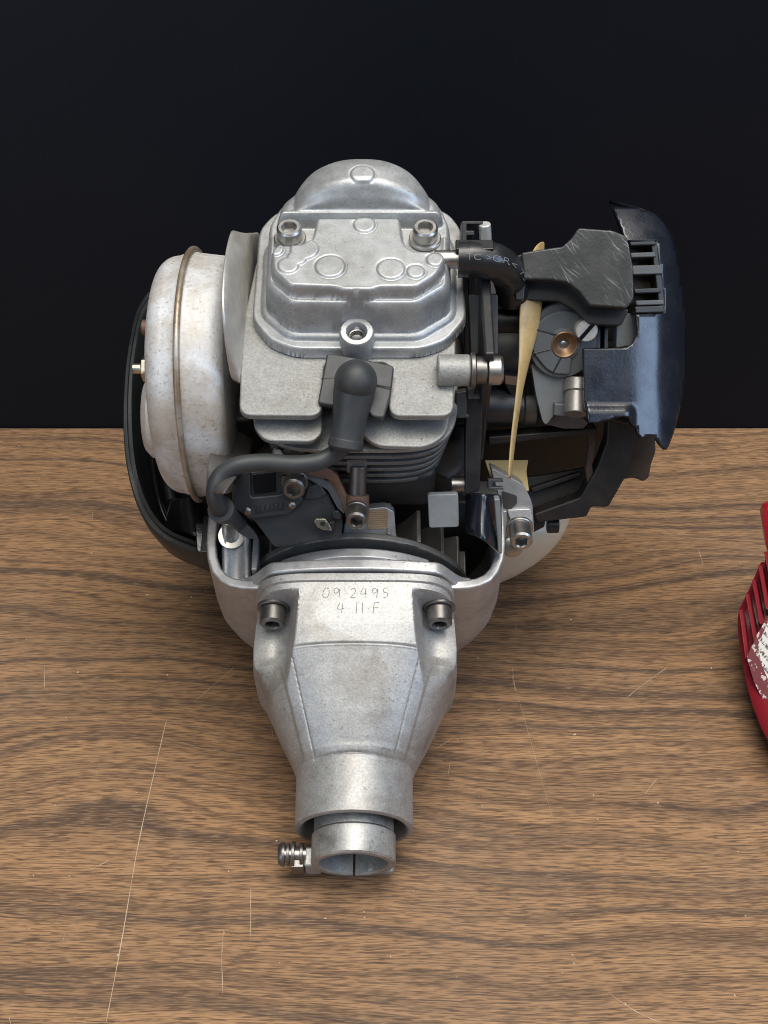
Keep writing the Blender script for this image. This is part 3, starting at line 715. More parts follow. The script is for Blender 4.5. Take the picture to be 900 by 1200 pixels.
# --- black plastic muffler guard on the left
def guard():
    outer = [(176, 338, 62), (160, 362, 58), (150, 405, 50), (145, 450, 42), (144, 500, 33), (148, 545, 24), (158, 585, 17), (172, 613, 12), (192, 632, 9), (222, 645, 7), (246, 652, 6)]
    inner = [(182, 350, 62), (168, 372, 58), (160, 410, 50), (156, 452, 42), (156, 500, 33), (160, 543, 24), (169, 578, 17), (182, 603, 12), (199, 620, 9), (226, 632, 7), (246, 638, 6)]
    o_ = spline([L(a, b, z=c) for a, b, c in outer], 7); i_ = spline([L(a, b, z=c) for a, b, c in inner], 7)
    cen = V(-55, 90, 0); n = len(o_)
    def off(pts, d, k): return [p + V(0, 0, d) + (V(cen.x, cen.y, 0) - V(p.x, p.y, 0)) * k for p in pts]
    m1 = [a.lerp(b, .42) for a, b in zip(o_, i_)]; m2 = [a.lerp(b, .58) for a, b in zip(o_, i_)]
    rows = [off(o_, -44, .34), off(o_, -34, .17), off(o_, -20, .06), off(o_, -8, .01), off(o_, -1, 0), off(o_, 0, .012), off(m1, 0, 0), off(m1, -1.6, 0), off(m2, -1.6, 0), off(m2, .6, 0), off(i_, .4, -.012), off(i_, -1, 0), off(i_, -12, .02), off(i_, -26, .1), off(i_, -36, .2), off(i_, -40, .4), off(i_, -41, .75)]
    mb = MB(); mb.grid(rows)
    for e in (0, n - 1): mb.f.append(tuple(k * n + e for k in range(len(rows))))
    g = mb.build('muffler_guard', 'cover_plastic', ENGINE, angle=45)
    # rib and moulded pocket inside
    rib = [i_[k] + V(5, 2, -14 + 3 * math.sin(k * .12)) for k in range(8, 56)]
    MB().tube(rib, 1.6, 10).build('inner_rib', 'gloss_black', g)
    rib = [i_[k] + V(10, 4, -24) for k in range(4, 60)]
    MB().tube(rib, 2.4, 10).build('inner_rib', 'cover_plastic', g)
    rows = []
    for k in range(9):
        t_ = k / 8; a = L(186 + 8 * t_, 590 + 34 * t_, z=-4); b = L(240, 590 + 46 * t_, z=4)
        rows.append([a.lerp(b, s_ / 6) + V(0, 0, 5 * math.sin(math.pi * s_ / 6) * (1 - .3 * t_)) for s_ in range(7)])
    sheet('moulded_pocket', rows, 2, 'gloss_black', g)
    plate('guard_clip', [(228, 612), (246, 612), (247, 645), (240, 650), (230, 646)], L(238, 630, z=10), (0, -.3, .95), 14, 'gloss_black', g, r=1, bevel=.8)
    MB().box(L(243, 634, z=20), (3, 18, 12)).build('guard_tab', 'black_plastic', g, bevel=.5)
guard()

# --- right side: intake flange and manifold brackets
MB().box((49.5, 74, 84), (4.0, 50, 66)).build('intake_flange', 'black_plastic', ENGINE, bevel=1)
fl2 = plate('flange_pad', [(549, 345), (584, 345), (584, 416), (552, 416)], L(565, 380, z=101), (0.05, -.75, .66), 4, 'grey_plastic', ENGINE, bevel=.8)
plate('flange_rib', [(541, 296), (549, 296), (551, 418), (545, 418)], L(545, 360, z=105), (0, -.75, .66), 8, 'black_plastic', ENGINE, bevel=.6)
# bracket loop above the hose
bk = plate('hose_bracket', [(541, 259), (566, 259), (566, 263), (547, 263), (547, 270), (556, 270), (556, 276), (547, 276), (547, 288), (541, 288)], L(550, 270, z=118), (0, -.6, .8), 8, 'black_plastic', ENGINE, bevel=.4)
MB().tube([L(568, 262, z=119), L(569, 282, z=112)], 2.4, 16).build('bracket_pin', 'white_metal', bk, bevel=.6)
# spacer and screw of the intake, axis across
sp0 = L(512, 434, z=108); ax = V(1, 0, 0)
spc = MB().lathe([(3, 0), (5.2, .0), (5.8, .6), (5.8, 11.5), (5.2, 12.2)], sp0, ax, 36).build('intake_spacer', 'fin_aluminium', ENGINE, bevel=.3)
MB().lathe([(6.6, 0), (6.6, 1.8)], sp0 + V(12.2, 0, 0), ax, 36).build('washer', 'dark_steel', spc, bevel=.4)
MB().lathe([(5.0, 0), (5.0, 4.2)], sp0 + V(14, 0, 0), ax, 36).build('bush', 'dark_steel', spc, bevel=.4)
MB().lathe([(4.4, 0), (5.4, .4), (5.4, 4.6), (4.6, 5.6), (2.6, 5.6), (2.6, 3), (.1, 3)], sp0 + V(18.4, 0, 0), ax, 36).build('screw_head', 'steel', spc)
lw = plate('flange_leg', [(546, 460), (566, 463), (565, 512), (562, 576), (545, 580), (545, 520)], L(555, 510, z=78), (0, -.8, .6), 8, 'black_plastic', ENGINE, bevel=.8)
plate('flange_hook', [(534, 460), (547, 458), (547, 486), (550, 486), (550, 490), (535, 490)], L(545, 475, z=88), (0, -.8, .6), 5, 'grey_plastic', lw, bevel=.5)
plate('flange_bracket', [(548, 455), (556, 455), (556, 464), (567, 464), (567, 468), (548, 468)], L(555, 462, z=92), (0, -.8, .6), 7, 'grey_plastic', lw, bevel=.4)
plate('flange_leg_pad', [(549, 511), (562, 511), (562, 572), (547, 570)], L(555, 540, z=66), (0, -.8, .6), 7, 'arm_plastic', lw, bevel=.7)
MB().lathe([(3.4, 0), (3.4, 7), (2.6, 7.6)], L(529, 568, z=52), (1, 0, 0), 24).build('dowel', 'steel', lw)
plate('bracket_tab', [(572, 562), (590, 562), (590, 565), (576, 565), (576, 571), (590, 571), (590, 574), (572, 574)], L(580, 568, z=50), (0, -.7, .7), 4, 'grey_plastic', lw, bevel=.3)
# shiny tab in the fan bowl and navy air guide
plate('air_tab', [(501, 580), (537, 579), (538, 618), (503, 619)], L(520, 600, y=22), (0, -.85, .52), 3, 'tab_plastic', ENGINE, r=1.2, bevel=.5)
rows = []
for k in range(9):
    t_ = k / 8; px_ = 546 + 42 * t_
    top = L(px_, 577 + 2 * t_, y=34 - 8 * math.sin(math.pi * t_)); bot = L(px_, 626 + 6 * t_ + 22 * t_ ** 2, y=18 - 10 * math.sin(math.pi * t_ * .9))
    rows.append([top.lerp(bot, s_ / 6) + V(0, 2.5 * math.sin(math.pi * s_ / 6), 0) for s_ in range(7)])
ag = sheet('air_guide', rows, 1.6, 'blue_black', ENGINE)
plate('guide_rib', [(579, 585), (586, 585), (589, 648), (584, 650)], L(583, 615, y=16), (0, -.85, .52), 4, 'arm_plastic', ag, bevel=.6)
# right hand casting ear with screw
ear = plate('casting_ear', [(575, 548), (598, 560), (614, 568), (624, 590), (626, 625), (612, 634), (596, 628), (590, 600), (583, 575)], L(605, 600, z=28), (0, -.72, .69), 13, 'shroud_aluminium', ENGINE, r=2, bevel=1.2)
plate('ear_pocket', [(588, 575), (606, 581), (606, 590), (599, 597), (590, 596)], L(605, 600, z=28) + V(0, -.3, .4), (0, -.72, .69), 1, 'crankcase_metal', ear, r=1, bevel=.2)
plate('ear_block', [(594, 597), (622, 596), (625, 612), (600, 616)], L(605, 600, z=28) + V(0, -1.6, 1.6), (0, -.6, .8), 6, 'shroud_aluminium', ear, r=1, bevel=.8)
plate('ear_lip', [(583, 600), (594, 598), (597, 640), (588, 636)], L(605, 600, z=28) + V(0, -1, 1), (0, -.72, .69), 6, 'shroud_aluminium', ear, bevel=.6)
screw('cap_screw', L(609, 620, z=28), (0, -.86, .3), 4.6, 8.5, 'steel', ENGINE, washer=1.0, shank=6)
MB().lathe([(4, 0), (4.4, .4), (4.4, 2.0), (3.4, 2.8), (.2, 2.9)], L(600, 640, z=20), (0, -.7, .7), 26).build('plug_cap', 'steel', ear)

# --- breather hose
hp = [L(537, 304, z=125), L(548, 304, z=125), L(566, 305, z=124), L(582, 308, z=122), L(594, 318, z=116), L(599, 332, z=108), L(601, 350, z=100)]
hose = MB().tube(spline(hp, 7), [6.8] * 7 + [7.0] * 7 + [7.0] * 7 + [6.8] * 7 + [6.6] * 7 + [6.4] * 8, 28).build('breather_hose', 'hose_rubber', ENGINE, bevel=.8)
MB().box(L(556, 289, z=130), (14, 5, 2.5)).build('hose_lug', 'hose_rubber', hose, bevel=.5)
def text_on(name, txt, size, mat, parent, org, xdir, ydir, spacing=1.0, curve=None, ext=.05):
    c = bpy.data.curves.new(name, 'FONT'); c.body = txt; c.size = size; c.extrude = 0; c.space_character = spacing
    o = bpy.data.objects.new(name, c); sc.collection.objects.link(o)
    bpy.context.view_layer.update()
    me = bpy.data.meshes.new_from_object(o.evaluated_get(bpy.context.evaluated_depsgraph_get()))
    bpy.data.objects.remove(o); bpy.data.curves.remove(c)
    xd, yd = Vector(xdir).normalized(), Vector(ydir).normalized()
    mb = MB(); vs = []
    for v_ in me.vertices:
        p = curve(v_.co.x, v_.co.y) if curve else Vector(org) + xd * v_.co.x + yd * v_.co.y
        vs.append(p)
    mb.add(vs, [tuple(p.vertices) for p in me.polygons]); bpy.data.meshes.remove(me)
    return mb.build(name, mat, parent, recalc=False)
hs = spline(hp, 7)
def hose_curve(x, y):
    f_ = max(0, min(len(hs) - 1.01, 5 + x / (hs[20] - hs[0]).length * 20)); k = int(f_); p = hs[k].lerp(hs[k + 1], f_ - k)
    t_ = (hs[min(k + 2, len(hs) - 1)] - hs[max(k - 1, 0)]).normalized(); up = V(0, -.25, 1); up = (up - t_ * up.dot(t_)).normalized(); side = t_.cross(up) * -1
    if side.y > 0: side = -side
    a = .55 - (y / 6.9)
    return p + (up * math.cos(a) + side * math.sin(a)) * 7.15
text_on('moulded_text', 'TC >CR< 75', 3.1, 'print_grey', hose, (0, 0, 0), (1, 0, 0), (0, 1, 0), 1.1, hose_curve)
def lead_text(txt, i0, size):
    ls = spline([L(a, b, z=c) for a, b, c in lead_px], 9)
    def cv(x, y):
        f_ = i0 - x / (ls[30] - ls[29]).length; k = max(0, min(len(ls) - 2, int(f_))); p = ls[k].lerp(ls[k + 1], f_ - k)
        t_ = (ls[k] - ls[k + 1]).normalized(); up = V(0, -.5, .86); up = (up - t_ * up.dot(t_)).normalized(); side = t_.cross(up)
        a = y / 3.3 - .35
        return p + (up * math.cos(a) + side * math.sin(a)) * 3.42
    text_on('printed_text', txt, size, 'print_grey', lead, (0, 0, 0), (1, 0, 0), (0, 1, 0), 1.25, cv)

# --- tan gasket sheet, seen nearly edge on
rows = []
for py, xa, xb in ((283, 634, 638), (292, 622, 638), (325, 615, 637), (350, 609, 636), (375, 608, 634), (395, 608, 629), (415, 608, 623), (435, 607, 618), (455, 605, 613), (475, 603, 610), (500, 600, 606), (530, 597, 602), (562, 595, 599)):
    z_ = 106 - max(0, py - 340) * .19
    a = L(xa, py, z=z_); b = L(xb, py, z=z_ - 4)
    rows.append([a, a.lerp(b, .35) + V(0, -.5, .5), a.lerp(b, .7) + V(0, -.3, .3), b])
gk = sheet('gasket_sheet', rows, .7, 'gasket', ENGINE)
plate('gasket_foot', [(568, 539), (619, 539), (617, 552), (620, 575), (600, 578), (575, 560)], L(600, 560, z=24), (0, -.4, .92), 1.2, 'gasket_yellow', gk, bevel=.2)

# --- carburettor
cp0 = L(660, 403, z=88); cn = V(0.04, -.80, .60)
carb = plate('carburettor', [(600, 352), (700, 352), (706, 480), (690, 500), (640, 498), (612, 470), (596, 440)], cp0 - cn * 14, cn, 34, 'dirty_plastic', ENGINE, r=3, bevel=1.5)
plate('carb_body', [(590, 362), (612, 360), (612, 470), (600, 468), (585, 440)], cp0 - cn * 8, cn, 22, 'black_plastic', carb, r=2, bevel=1.5)
MB().lathe([(11, -10), (11, 14), (10, 15)], L(594, 405, z=78), (1, 0, 0), 36).build('intake_stub', 'rubber', carb, bevel=1)
MB().lathe([(7, -6), (7, 10), (6, 11)], L(590, 376, z=88), (1, 0, 0), 30).build('intake_stub', 'black_plastic', carb, bevel=1)
MB().lathe([(8.5, -24), (8.5, 3), (7.5, 4)], L(618, 476, z=52), (1, 0, 0), 36).build('carb_throat', 'fin_dark', carb, bevel=1)
MB().lathe([(7.5, -26), (7.5, 10), (7, 11)], L(583, 476, z=58), (1, 0, 0), 36).build('carb_throat', 'black_plastic', carb, bevel=1)
plate('carb_tag', [(592, 441), (606, 442), (606, 452), (592, 450)], L(600, 445, z=76), cn, 2, 'rusty_steel', carb, bevel=.2)
lever = plate('lever_arm', [(622, 425), (640, 436), (668, 440), (672, 470), (656, 478), (640, 498), (636, 494), (628, 462)], cp0 - cn * 2, cn, 5, 'arm_plastic', carb, r=1.5, bevel=.9)
plate('lever_foot', [(636, 497), (650, 486), (684, 490), (690, 496), (684, 503), (660, 503)], cp0 - cn * 1, (0, -.9, .42), 6, 'grey_plastic', lever, bevel=.6)
plate('lever_block', [(650, 473), (664, 474), (663, 489), (649, 487)], cp0 + cn * 1.5, cn, 8, 'lever_plastic', lever, bevel=.6)
MB().lathe([(4.6, 0), (4.6, 9), (5.4, 9), (5.4, 14), (4.6, 14.6)], L(674, 486, z=70), L(676, 452, z=74) - L(674, 486, z=70), 28).build('cable_barrel', 'flywheel_metal', lever, bevel=.4)
# throttle disc
disc = MB().lathe([(13.5, -5), (13.5, -.6), (12.9, 0), (6.6, 0), (6.3, .9), (5.2, 1.1), (5.1, -4)], OP(660, 404, cp0, cn), cn, 56).build('throttle_disc', 'lever_plastic', carb, bevel=.2)
dc = OP(661, 403, cp0, cn)
MB().lathe([(5.2, .2), (5.2, 1.5), (4.9, 1.7), (4.5, 1.5), (3.8, .4), (2.0, -.6), (1.8, -3), (.1, -3)], dc, cn, 36, cap0=False).build('brass_bush', 'brass', disc)
MB().lathe([(1.0, -3), (1.0, -1.2), (.5, -.9), (.05, -.9)], dc, cn, 16).build('shaft_tip', 'steel', disc)
fan_ = [(628, 384), (622, 402), (626, 415), (640, 432), (650, 438), (668, 439), (670, 420), (662, 418), (650, 412), (648, 393)]
plate('cam_sector', fan_, cp0 + cn * 1.2, cn, 5, 'lever_plastic', disc, r=1.2, bevel=.5)
for seg_ in (((629, 386), (652, 392)), ((625, 414), (646, 409)), ((648, 437), (658, 418))):
    a, b = [OP(*p, cp0 + cn * 1.25, cn) for p in seg_]; MB().tube([a, b], .32, 8).build('cam_groove', 'black_plastic', disc)
sr = L(648, 384, z=90)
MB().lathe([(11.5, -3), (11.5, 0), (10.9, .5), (.1, .5)], OP(658, 389, cp0 - cn * 2, cn), cn, 40).build('index_plate', 'lever_plastic', disc)
for k in range(5):
    a = R(118 + k * 13); p = OP(658 + 32 * math.cos(a) * .82, 389 - 24 * math.sin(a) * .9 + 0, cp0 - cn * 1.45, cn)
    MB().lathe([(.55, -.2), (.55, .08), (.05, .08)], p, cn, 10).build('index_dot', 'gloss_black', disc)
# slotted screw
ss = OP(688, 388, cp0 + cn * 4.5, cn); e1 = (V(1, 0, 0) - cn * cn.x).normalized(); e2 = cn.cross(e1)
scr = MB().lathe([(4.3, -7), (4.3, -.5), (3.9, 0), (.1, 0)], ss, cn, 36).build('adjuster_screw', 'white_metal', carb)
rot = Matrix((e1, e2, cn)).transposed() @ Matrix.Rotation(R(50), 3, 'Z')
MB().box(ss + cn * .0, (8.4, 1.5, .9), rot).build('screw_slot', 'gloss_black', scr, bevel=.1)
MB().lathe([(3.8, 0), (4.6, .3), (4.6, 3), (2, 3), (2, 1), (.1, 1)], OP(658, 358, cp0 - cn * 9, cn), cn, 24).build('rubber_plug', 'rubber', carb)

# --- intake duct box, scratched
bx = L(680, 310, z=120); bn = V(-.06, -.62, .78)
duct = plate('intake_duct', [(611, 296), (636, 292), (659, 289), (670, 279), (678, 267), (718, 270), (735, 277), (742, 312), (743, 350), (735, 361), (691, 358), (679, 342), (665, 331), (645, 328), (614, 327)], bx, bn, 17, 'worn_plastic', ENGINE, r=1.0, bevel=1.3, seg=3)
plate('duct_flange', [(604, 300), (613, 297), (616, 332), (614, 352), (604, 352)], bx - bn * 4, bn, 15, 'black_plastic', duct, bevel=.6)
plate('duct_underside', [(609, 325), (645, 328), (668, 333), (690, 360), (738, 362), (728, 382), (690, 380), (674, 364), (655, 353), (609, 352)], bx - bn * 11, bn, 12, 'black_plastic', duct, r=1.5, bevel=1.2)

# --- filter housing shell on the right, dark blue sheen
def filter_shell():
    out = [(719, 243), (748, 243.5), (762, 248), (773, 256), (782, 268), (789, 282), (793.5, 300), (798.5, 330), (803, 367), (804.3, 400), (803.6, 430), (801.5, 455), (797.5, 477), (793, 496), (789, 509), (784, 522), (781, 527), (775, 521), (769, 513), (761, 510.5), (753, 513.5), (748, 509), (746, 501), (741, 496), (738, 490), (730, 488), (716, 491), (700, 495), (690, 496),
           (686.5, 490), (685, 455), (684, 408), (730, 407.5), (737, 406), (742, 402), (746, 394), (747, 385), (745, 368), (779, 367), (776, 330), (772, 300), (769, 282), (734, 282), (728, 266), (722, 251)]
    pt = L(715, 450, z=82); n = V(.14, -.56, .82).normalized()
    def S(px, py):
        p = OP(px, py, pt, n); bend = max(0, px - 735) / 69.0; top = max(0, 310 - py) / 67.0
        d = 5.0 * bend ** 2 + 26 * max(0, bend - .45) ** 2.3 + 9.0 * top ** 2
        sm = max(0, min(1, (748 - px) / 16)); low = max(0, min(1, (py - 474) / 8)); low = low * low * (3 - 2 * low); sm = sm * sm * (3 - 2 * sm)
        wob = .25 * math.sin(px * .11 + py * .05) + .2 * math.sin(py * .09 - px * .04)
        ray = (p - CAM).normalized(); return p + ray * d + n * (1.9 * low * sm - .5 * wob * .4)
    bm = bmesh.new(); bm.faces.new([bm.verts.new((p[0], p[1], 0)) for p in out])
    for k in range(36):
        bmesh.ops.bisect_plane(bm, geom=bm.verts[:] + bm.edges[:] + bm.faces[:], plane_co=(683 + k * 3.5, 0, 0), plane_no=(1, 0, 0))
    for k in range(82):
        bmesh.ops.bisect_plane(bm, geom=bm.verts[:] + bm.edges[:] + bm.faces[:], plane_co=(0, 242.2 + k * 3.5, 0), plane_no=(0, 1, 0))
    bm.verts.index_update(); mb = MB()
    mb.add([S(v_.co.x, v_.co.y) for v_ in bm.verts], [tuple(v_.index for v_ in f_.verts) for f_ in bm.faces]); bm.free()
    o = mb.build('filter_housing', 'blue_black', ENGINE, solid=2.0, soff=-1, recalc=True, angle=180, weld=.0003)
    rows = []
    for px, py in spline([V(*p, 0) for p in out[1:15]], 4) and [(q.x, q.y) for q in spline([V(*p, 0) for p in out[1:15]], 4)]:
        e = S(px, py); rows.append([e + V(-.10 * q - .004 * q * q, .72 * q, -.52 * q) for q in (.0, 2, 6, 12, 20, 30)])
    MB().grid(rows).build('side_wall', 'blue_black', o, solid=1.5, soff=-1, angle=180)
    return o, pt, n
shell, fpt, fn = filter_shell()
for (y0, y1, x0, x1, mt) in ((283, 288, 738, 768, 'black_plastic'), (296, 302, 739, 768, 'grey_plastic'), (311, 322, 741, 776, 'grey_plastic'), (338, 344, 743, 774, 'black_plastic'), (352, 358, 745, 778, 'grey_plastic'), (359, 367, 744, 778, 'black_plastic')):
    plate('louvre', [(x0, y0), (x1, y0 - 1), (x1 + 1.5, y1 - 1), (x0 + 1, y1)], fpt - fn * 1.0, fn, 8, mt, shell, bevel=.5)
plate('louvre_back', [(734, 281), (772, 281), (780, 367), (740, 368)], fpt - fn * 8, fn, 3, 'foam', shell, bevel=.2)
plate('louvre_post', [(763, 283), (770, 283), (781, 368), (774, 368)], fpt - fn * 2.0, fn, 8, 'black_plastic', shell, bevel=.4)
# filter box behind the shell
plate('filter_box', [(690, 300), (770, 290), (788, 330), (792, 430), (780, 500), (740, 500), (700, 490)], fpt - fn * 22, fn, 34, 'dirty_plastic', shell, r=4, bevel=1.5)
plate('filter_post', [(723, 368), (745, 366), (746, 395), (740, 405), (722, 408)], fpt - fn * 7, fn, 6, 'lever_plastic', shell, r=1, bevel=.5)
for x0 in (699, 708): plate('filter_rib', [(x0, 372), (x0 + 5, 372), (x0 + 5, 410), (x0, 410)], fpt - fn * 9, fn, 8, 'black_plastic', shell, bevel=.4)
strap = plate('filter_base', [(712, 490), (750, 492), (741, 530), (733, 560), (713, 595), (693, 594), (688, 606), (630, 613), (625, 603), (680, 583), (700, 547), (711, 517)], L(700, 560, z=34), (0, -.8, .6), 9, 'dirty_plastic', ENGINE, r=1.5, bevel=1.0)
plate('torn_foam', [(745, 492), (768, 512), (769, 530), (763, 545), (761, 560), (755, 565), (742, 560), (728, 563), (730, 520)], L(745, 540, z=36) - V(0, -.8, .6) * 6, (0, -.8, .6), 12, 'foam', strap, r=2, bevel=1.5)
plate('foam_shred', [(688, 498), (697, 500), (699, 520), (694, 545), (697, 568), (689, 572), (686, 550), (690, 525)], L(690, 530, z=42), (0, -.8, .6), 4, 'foam', strap, r=1, bevel=.8)
plate('base_floor', [(600, 560), (640, 556), (700, 545), (706, 575), (690, 590), (630, 606), (612, 600)], L(660, 580, z=16), (0, -.6, .8), 5, 'dirty_plastic', strap, r=2, bevel=.8)
plate('base_rib', [(622, 572), (680, 553), (683, 557), (624, 578)], L(660, 565, z=24), (0, -.7, .7), 4, 'dirty_plastic', strap, bevel=.5)
plate('base_tab', [(612, 606), (640, 604), (638, 618), (626, 624), (614, 622)], L(630, 612, z=14), (0, -.8, .6), 8, 'black_plastic', strap, bevel=.6)
MB().lathe([(3.6, 0), (3.6, 5)], L(641, 615, z=10), (1, 0, 0), 20).build('base_pin', 'black_plastic', strap, bevel=.5)
# airbox wall behind the carburettor (dark interior)
rbox(50, 118, 84, 142, -16, 74, 8).build('airbox', 'dirty_plastic', ENGINE, bevel=2)
plate('airbox_rib', [(572, 512), (700, 502), (700, 508), (572, 522)], L(640, 510, z=50), (0, -.8, .6), 10, 'dirty_plastic', ENGINE, bevel=.8)

# --- fuel tank under the engine
def tank():
    mb = MB(); loops = []
    for z_, cx, hx, cy, hy in ((-99, 10, 34, 100, 34), (-96, 10, 41, 100, 38), (-86, 22, 50, 102, 42), (-72, 32, 60, 104, 44), (-58, 37, 65, 106, 45), (-46, 39, 66, 107, 45), (-38, 39, 64, 107, 43), (-34, 39, 56, 107, 38)):
        loops.append([V(p.x, p.y, z_) for p in superloop(cx, cy, hx, hy, 3.6, 0, 64)])
    mb.loft(loops); return mb.build('fuel_tank', 'tank_plastic', ENGINE, sub=1)
tank()
# starter housing behind, mostly hidden
MB().lathe([(52, 0), (56, 6), (56, 20), (48, 28), (20, 30)], (0, 130, 0), (0, 1, 0), 56).build('starter_housing', 'black_plastic', ENGINE, bevel=1)

# ------------------------------------------------------------------ red plastic case at the right edge
def Wp(px, py, z=None, x=None, y=None):
    """bench-frame point in mm"""
    r = (RT.to_3x3() @ _ray(px, py)); c = RT @ CAM + V(0, 0, H0)
    i, v = (2, z) if z is not None else (0, x) if x is not None else (1, y)
    return c + r * ((v - c[i]) / r[i])
def red_case():
    base = Wp(930, 800, z=0)
    root = new_empty('red_case', base * MM)
    root['label'] = 'red ribbed plastic case with worn white print, cut off at the right edge'
    root['category'] = 'plastic case'
    def put(mb, *a, **k):
        for q in mb.v: q -= base
        return mb.build(*a, **k)
    # lower tub: bowl-shaped, edge lifted off the bench
    rim = [(891, 660, 44), (878, 690, 36), (866, 716, 30), (865, 742, 24), (869, 772, 20), (876, 806, 17), (886, 838, 15), (900, 868, 14), (925, 905, 14), (965, 930, 14)]
    r_ = spline([Wp(a, b, z=c) for a, b, c in rim], 8); n = len(r_)
    cen = Wp(990, 770, z=10)
    rows = []
    for d, k in ((None, 1.0), (-9, .55), (-6, .22), (-3, .06), (0, 0.0), (2.0, .015), (4.0, .08), (10, .32), (14, .7), (15, 1.0)):
        if d is None: rows.append([V(p.x + (cen.x - p.x) * .56, p.y + (cen.y - p.y) * .56, .4) for p in r_])
        else: rows.append([V(p.x + (cen.x - p.x) * k, p.y + (cen.y - p.y) * k, max(.5, p.z + d if d <= 0 else p.z + d * (1 - (p.z - 14) / 60))) for p in r_])
    mb = MB(); mb.grid(rows)
    body = put(mb, 'tub', 'red_plastic', root, angle=60)
    # sloping ribs on the shoulder
    ribs = (((865.5, 714), (873, 772)), ((873, 696), (883, 752)), ((880.5, 679), (890, 732)), ((888, 662), (897, 714)), ((895, 646), (905, 700)), ((902, 630), (912, 684)))
    for (a, b) in ribs:
        p0 = Wp(*a, z=34 + (714 - a[1]) * .30); p1 = Wp(*b, z=25 + (772 - b[1]) * .30); d = V(11, 3, -1.0)
        mb = MB(); mb.prism([p0, p0 + d * .22, p1 + d * .22, p1], V(5, 7, -9)); put(mb, 'rib', 'red_plastic', root, bevel=.6)
    # wall behind the ribs
    lp = [Wp(870, 716, z=32), Wp(900, 640, z=56), Wp(990, 600, z=66), Wp(990, 760, z=26), Wp(877, 780, z=22)]
    mb = MB(); mb.prism([p + V(3, 5, -4) for p in lp], V(4, 8, -8)); put(mb, 'shoulder', 'red_plastic', root, bevel=1)
    # upright tab on top
    lp = [Wp(893, 604, y=Wp(900, 700, z=40).y + 30), Wp(897, 596, y=Wp(900, 700, z=40).y + 30), Wp(960, 585, y=Wp(900, 700, z=40).y + 30), Wp(960, 680, y=Wp(900, 700, z=40).y + 30), Wp(900, 650, y=Wp(900, 700, z=40).y + 30)]
    mb = MB(); mb.prism(fillet(lp, 3), V(2, 10, -3)); put(mb, 'top_tab', 'red_gloss', root, bevel=1.2)
    # printed block with worn lines
    up = V(-.42, -.5, .76).normalized(); pp = Wp(893, 765, z=31)
    r2 = lambda x, y, q=0: (lambda c, rr: c + rr * ((pp + up * q - c).dot(up) / rr.dot(up)))(RT @ CAM + V(0, 0, H0), RT.to_3x3() @ _ray(x, y))
    t = NT('worn_print')
    sxyz = t.n.new('ShaderNodeSeparateXYZ'); m1 = t.n.new('ShaderNodeMapping'); t.l(t.co, m1.inputs[0]); m1.inputs['Rotation'].default_value = (0, 0, R(62)); t.l(m1.outputs[0], sxyz.inputs[0])
    wob = t.noise(300, 2, .5)
    rowm = t.math('PINGPONG', t.math('ADD', t.math('MULTIPLY', sxyz.outputs[1], 520), t.math('MULTIPLY', wob, 1.2)), 1.0)
    m2 = t.n.new('ShaderNodeMapping'); t.l(m1.outputs[0], m2.inputs[0]); m2.inputs['Scale'].default_value = (900, 520, 300)
    word = t.ramp(t.noise(1, 2, .6, 0, m2.outputs[0]), [(.48, 0.), (.54, 1.)])
    ink = t.math('MULTIPLY', t.ramp(rowm, [(.55, 0.), (.7, 1.)]), word)
    t.set(t.mix(ink, (.115, .006, .011), (.50, .44, .40)), .5, 0)
    t = NT('print_white')
    sxyz = t.n.new('ShaderNodeSeparateXYZ'); m1 = t.n.new('ShaderNodeMapping'); t.l(t.co, m1.inputs[0]); m1.inputs['Rotation'].default_value = (0, 0, R(62)); t.l(m1.outputs[0], sxyz.inputs[0])
    rowm = t.math('PINGPONG', t.math('MULTIPLY', sxyz.outputs[1], 800), 1.0)
    m2 = t.n.new('ShaderNodeMapping'); t.l(m1.outputs[0], m2.inputs[0]); m2.inputs['Scale'].default_value = (1600, 800, 400)
    word = t.ramp(t.noise(1, 2, .6, 0, m2.outputs[0]), [(.46, 0.), (.52, 1.)])
    ink = t.math('MULTIPLY', t.ramp(rowm, [(.45, 0.), (.6, 1.)]), word)
    t.set(t.mix(ink, (.60, .58, .53), (.06, .05, .05)), .55, 0)
    mb = MB(); mb.prism([r2(*p) for p in ((875, 770), (888, 742), (900, 722), (960, 700), (960, 840), (900, 832), (884, 800))], -up * .5)
    put(mb, 'label_field', 'worn_print', root)
    mb = MB(); mb.prism([r2(*p, .15) for p in ((888, 757), (896, 738), (902, 722), (960, 700), (960, 800), (900, 796), (893, 780))], -up * .4)
    put(mb, 'label_block', 'print_white', root)
red_case()

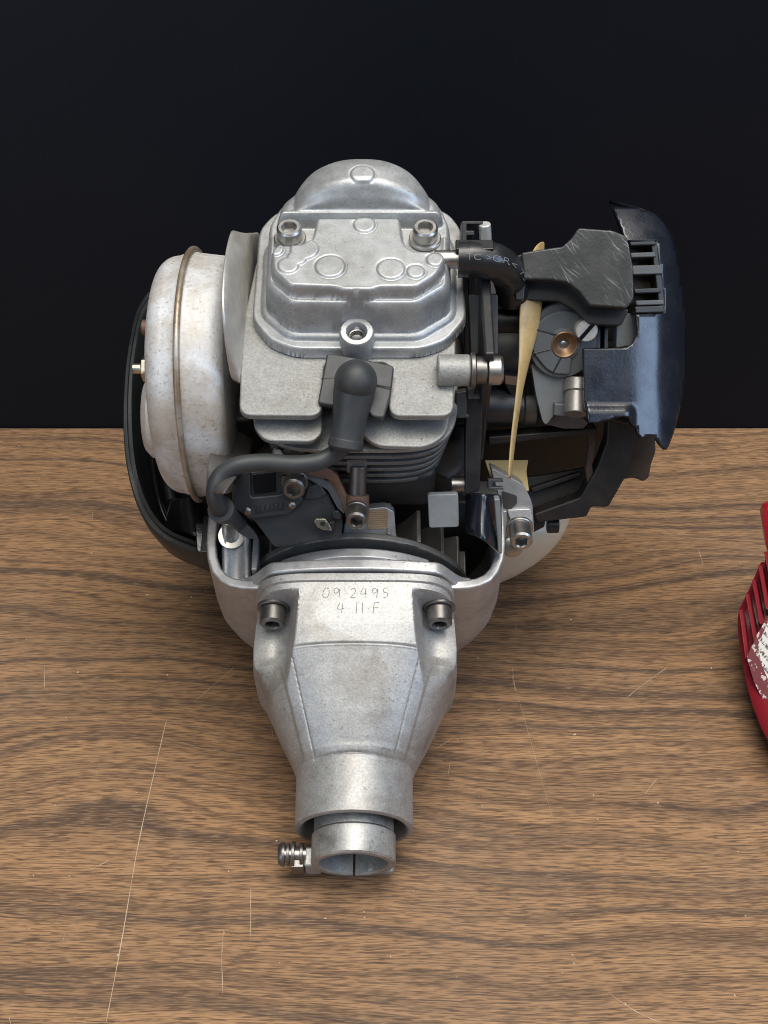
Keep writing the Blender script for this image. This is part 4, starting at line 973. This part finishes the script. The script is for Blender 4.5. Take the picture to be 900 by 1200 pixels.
# ------------------------------------------------------------------ scratches and crumbs on the bench
def bench_marks():
    def strip(mb, pts, wdt):
        P = [Wp(a, b, z=.12) for a, b in pts]; P = spline(P, 5) if len(P) > 2 else [P[0].lerp(P[1], k / 10) for k in range(11)]
        L_, R_ = [], []
        for i, p in enumerate(P):
            d = (P[min(i + 1, len(P) - 1)] - P[max(0, i - 1)]).normalized(); nrm = V(-d.y, d.x, 0); ww = wdt * random.uniform(.25, 1) * (.35 if i in (0, len(P) - 1) else 1)
            L_.append(p + nrm * ww / 2); R_.append(p - nrm * ww / 2)
        mb.grid([L_, R_])
    mb = MB()
    strip(mb, [(195, 844), (175, 930), (160, 1000), (143, 1100), (124, 1200)], .42)
    strip(mb, [(262, 1090), (260, 1120), (261, 1165)], .35); strip(mb, [(294, 1040), (293, 1105)], .25)
    strip(mb, [(228, 822), (258, 796), (274, 782)], .35); strip(mb, [(600, 790), (604, 810), (600, 780)], .2)
    strip(mb, [(604, 805), (628, 890), (648, 960)], .22); strip(mb, [(735, 817), (758, 799), (782, 782)], .35)
    strip(mb, [(715, 1165), (745, 1185), (775, 1199)], .45); strip(mb, [(818, 642), (824, 662)], .3); strip(mb, [(510, 878), (530, 865)], .3)
    strip(mb, [(52, 780), (52, 806)], .3); strip(mb, [(104, 1020), (128, 1008)], .4); strip(mb, [(770, 912), (756, 930)], .25)
    for _ in range(16):
        x, y = random.uniform(0, 900), random.uniform(560, 1195); a = random.uniform(-.6, .6) + random.choice((0, 1.4)); l = random.uniform(4, 14)
        strip(mb, [(x, y), (x + l * math.cos(a), y + l * math.sin(a))], .22)
    o = mb.build('scratches', 'scratch_white', None, recalc=False); o['kind'] = 'stuff'; o['label'] = 'pale scratches in the wood laminate'; o['category'] = 'scratches'
    mb = MB()
    for _ in range(90):
        x, y = random.uniform(0, 900), random.uniform(520, 1198)
        p = Wp(x, y, z=0); s = random.choice((.2, .25, .3, .35, .55)); rot = Matrix.Rotation(random.uniform(0, 6), 3, 'Z') @ Matrix.Rotation(random.uniform(-.4, .4), 3, 'X')
        mb.box(p + V(0, 0, s * .28), (s * random.uniform(1, 2.4), s, s * .5), rot)
    o = mb.build('crumbs', 'crumb', None); o['kind'] = 'stuff'; o['label'] = 'tiny pale crumbs scattered on the bench'; o['category'] = 'crumbs'
bench_marks()
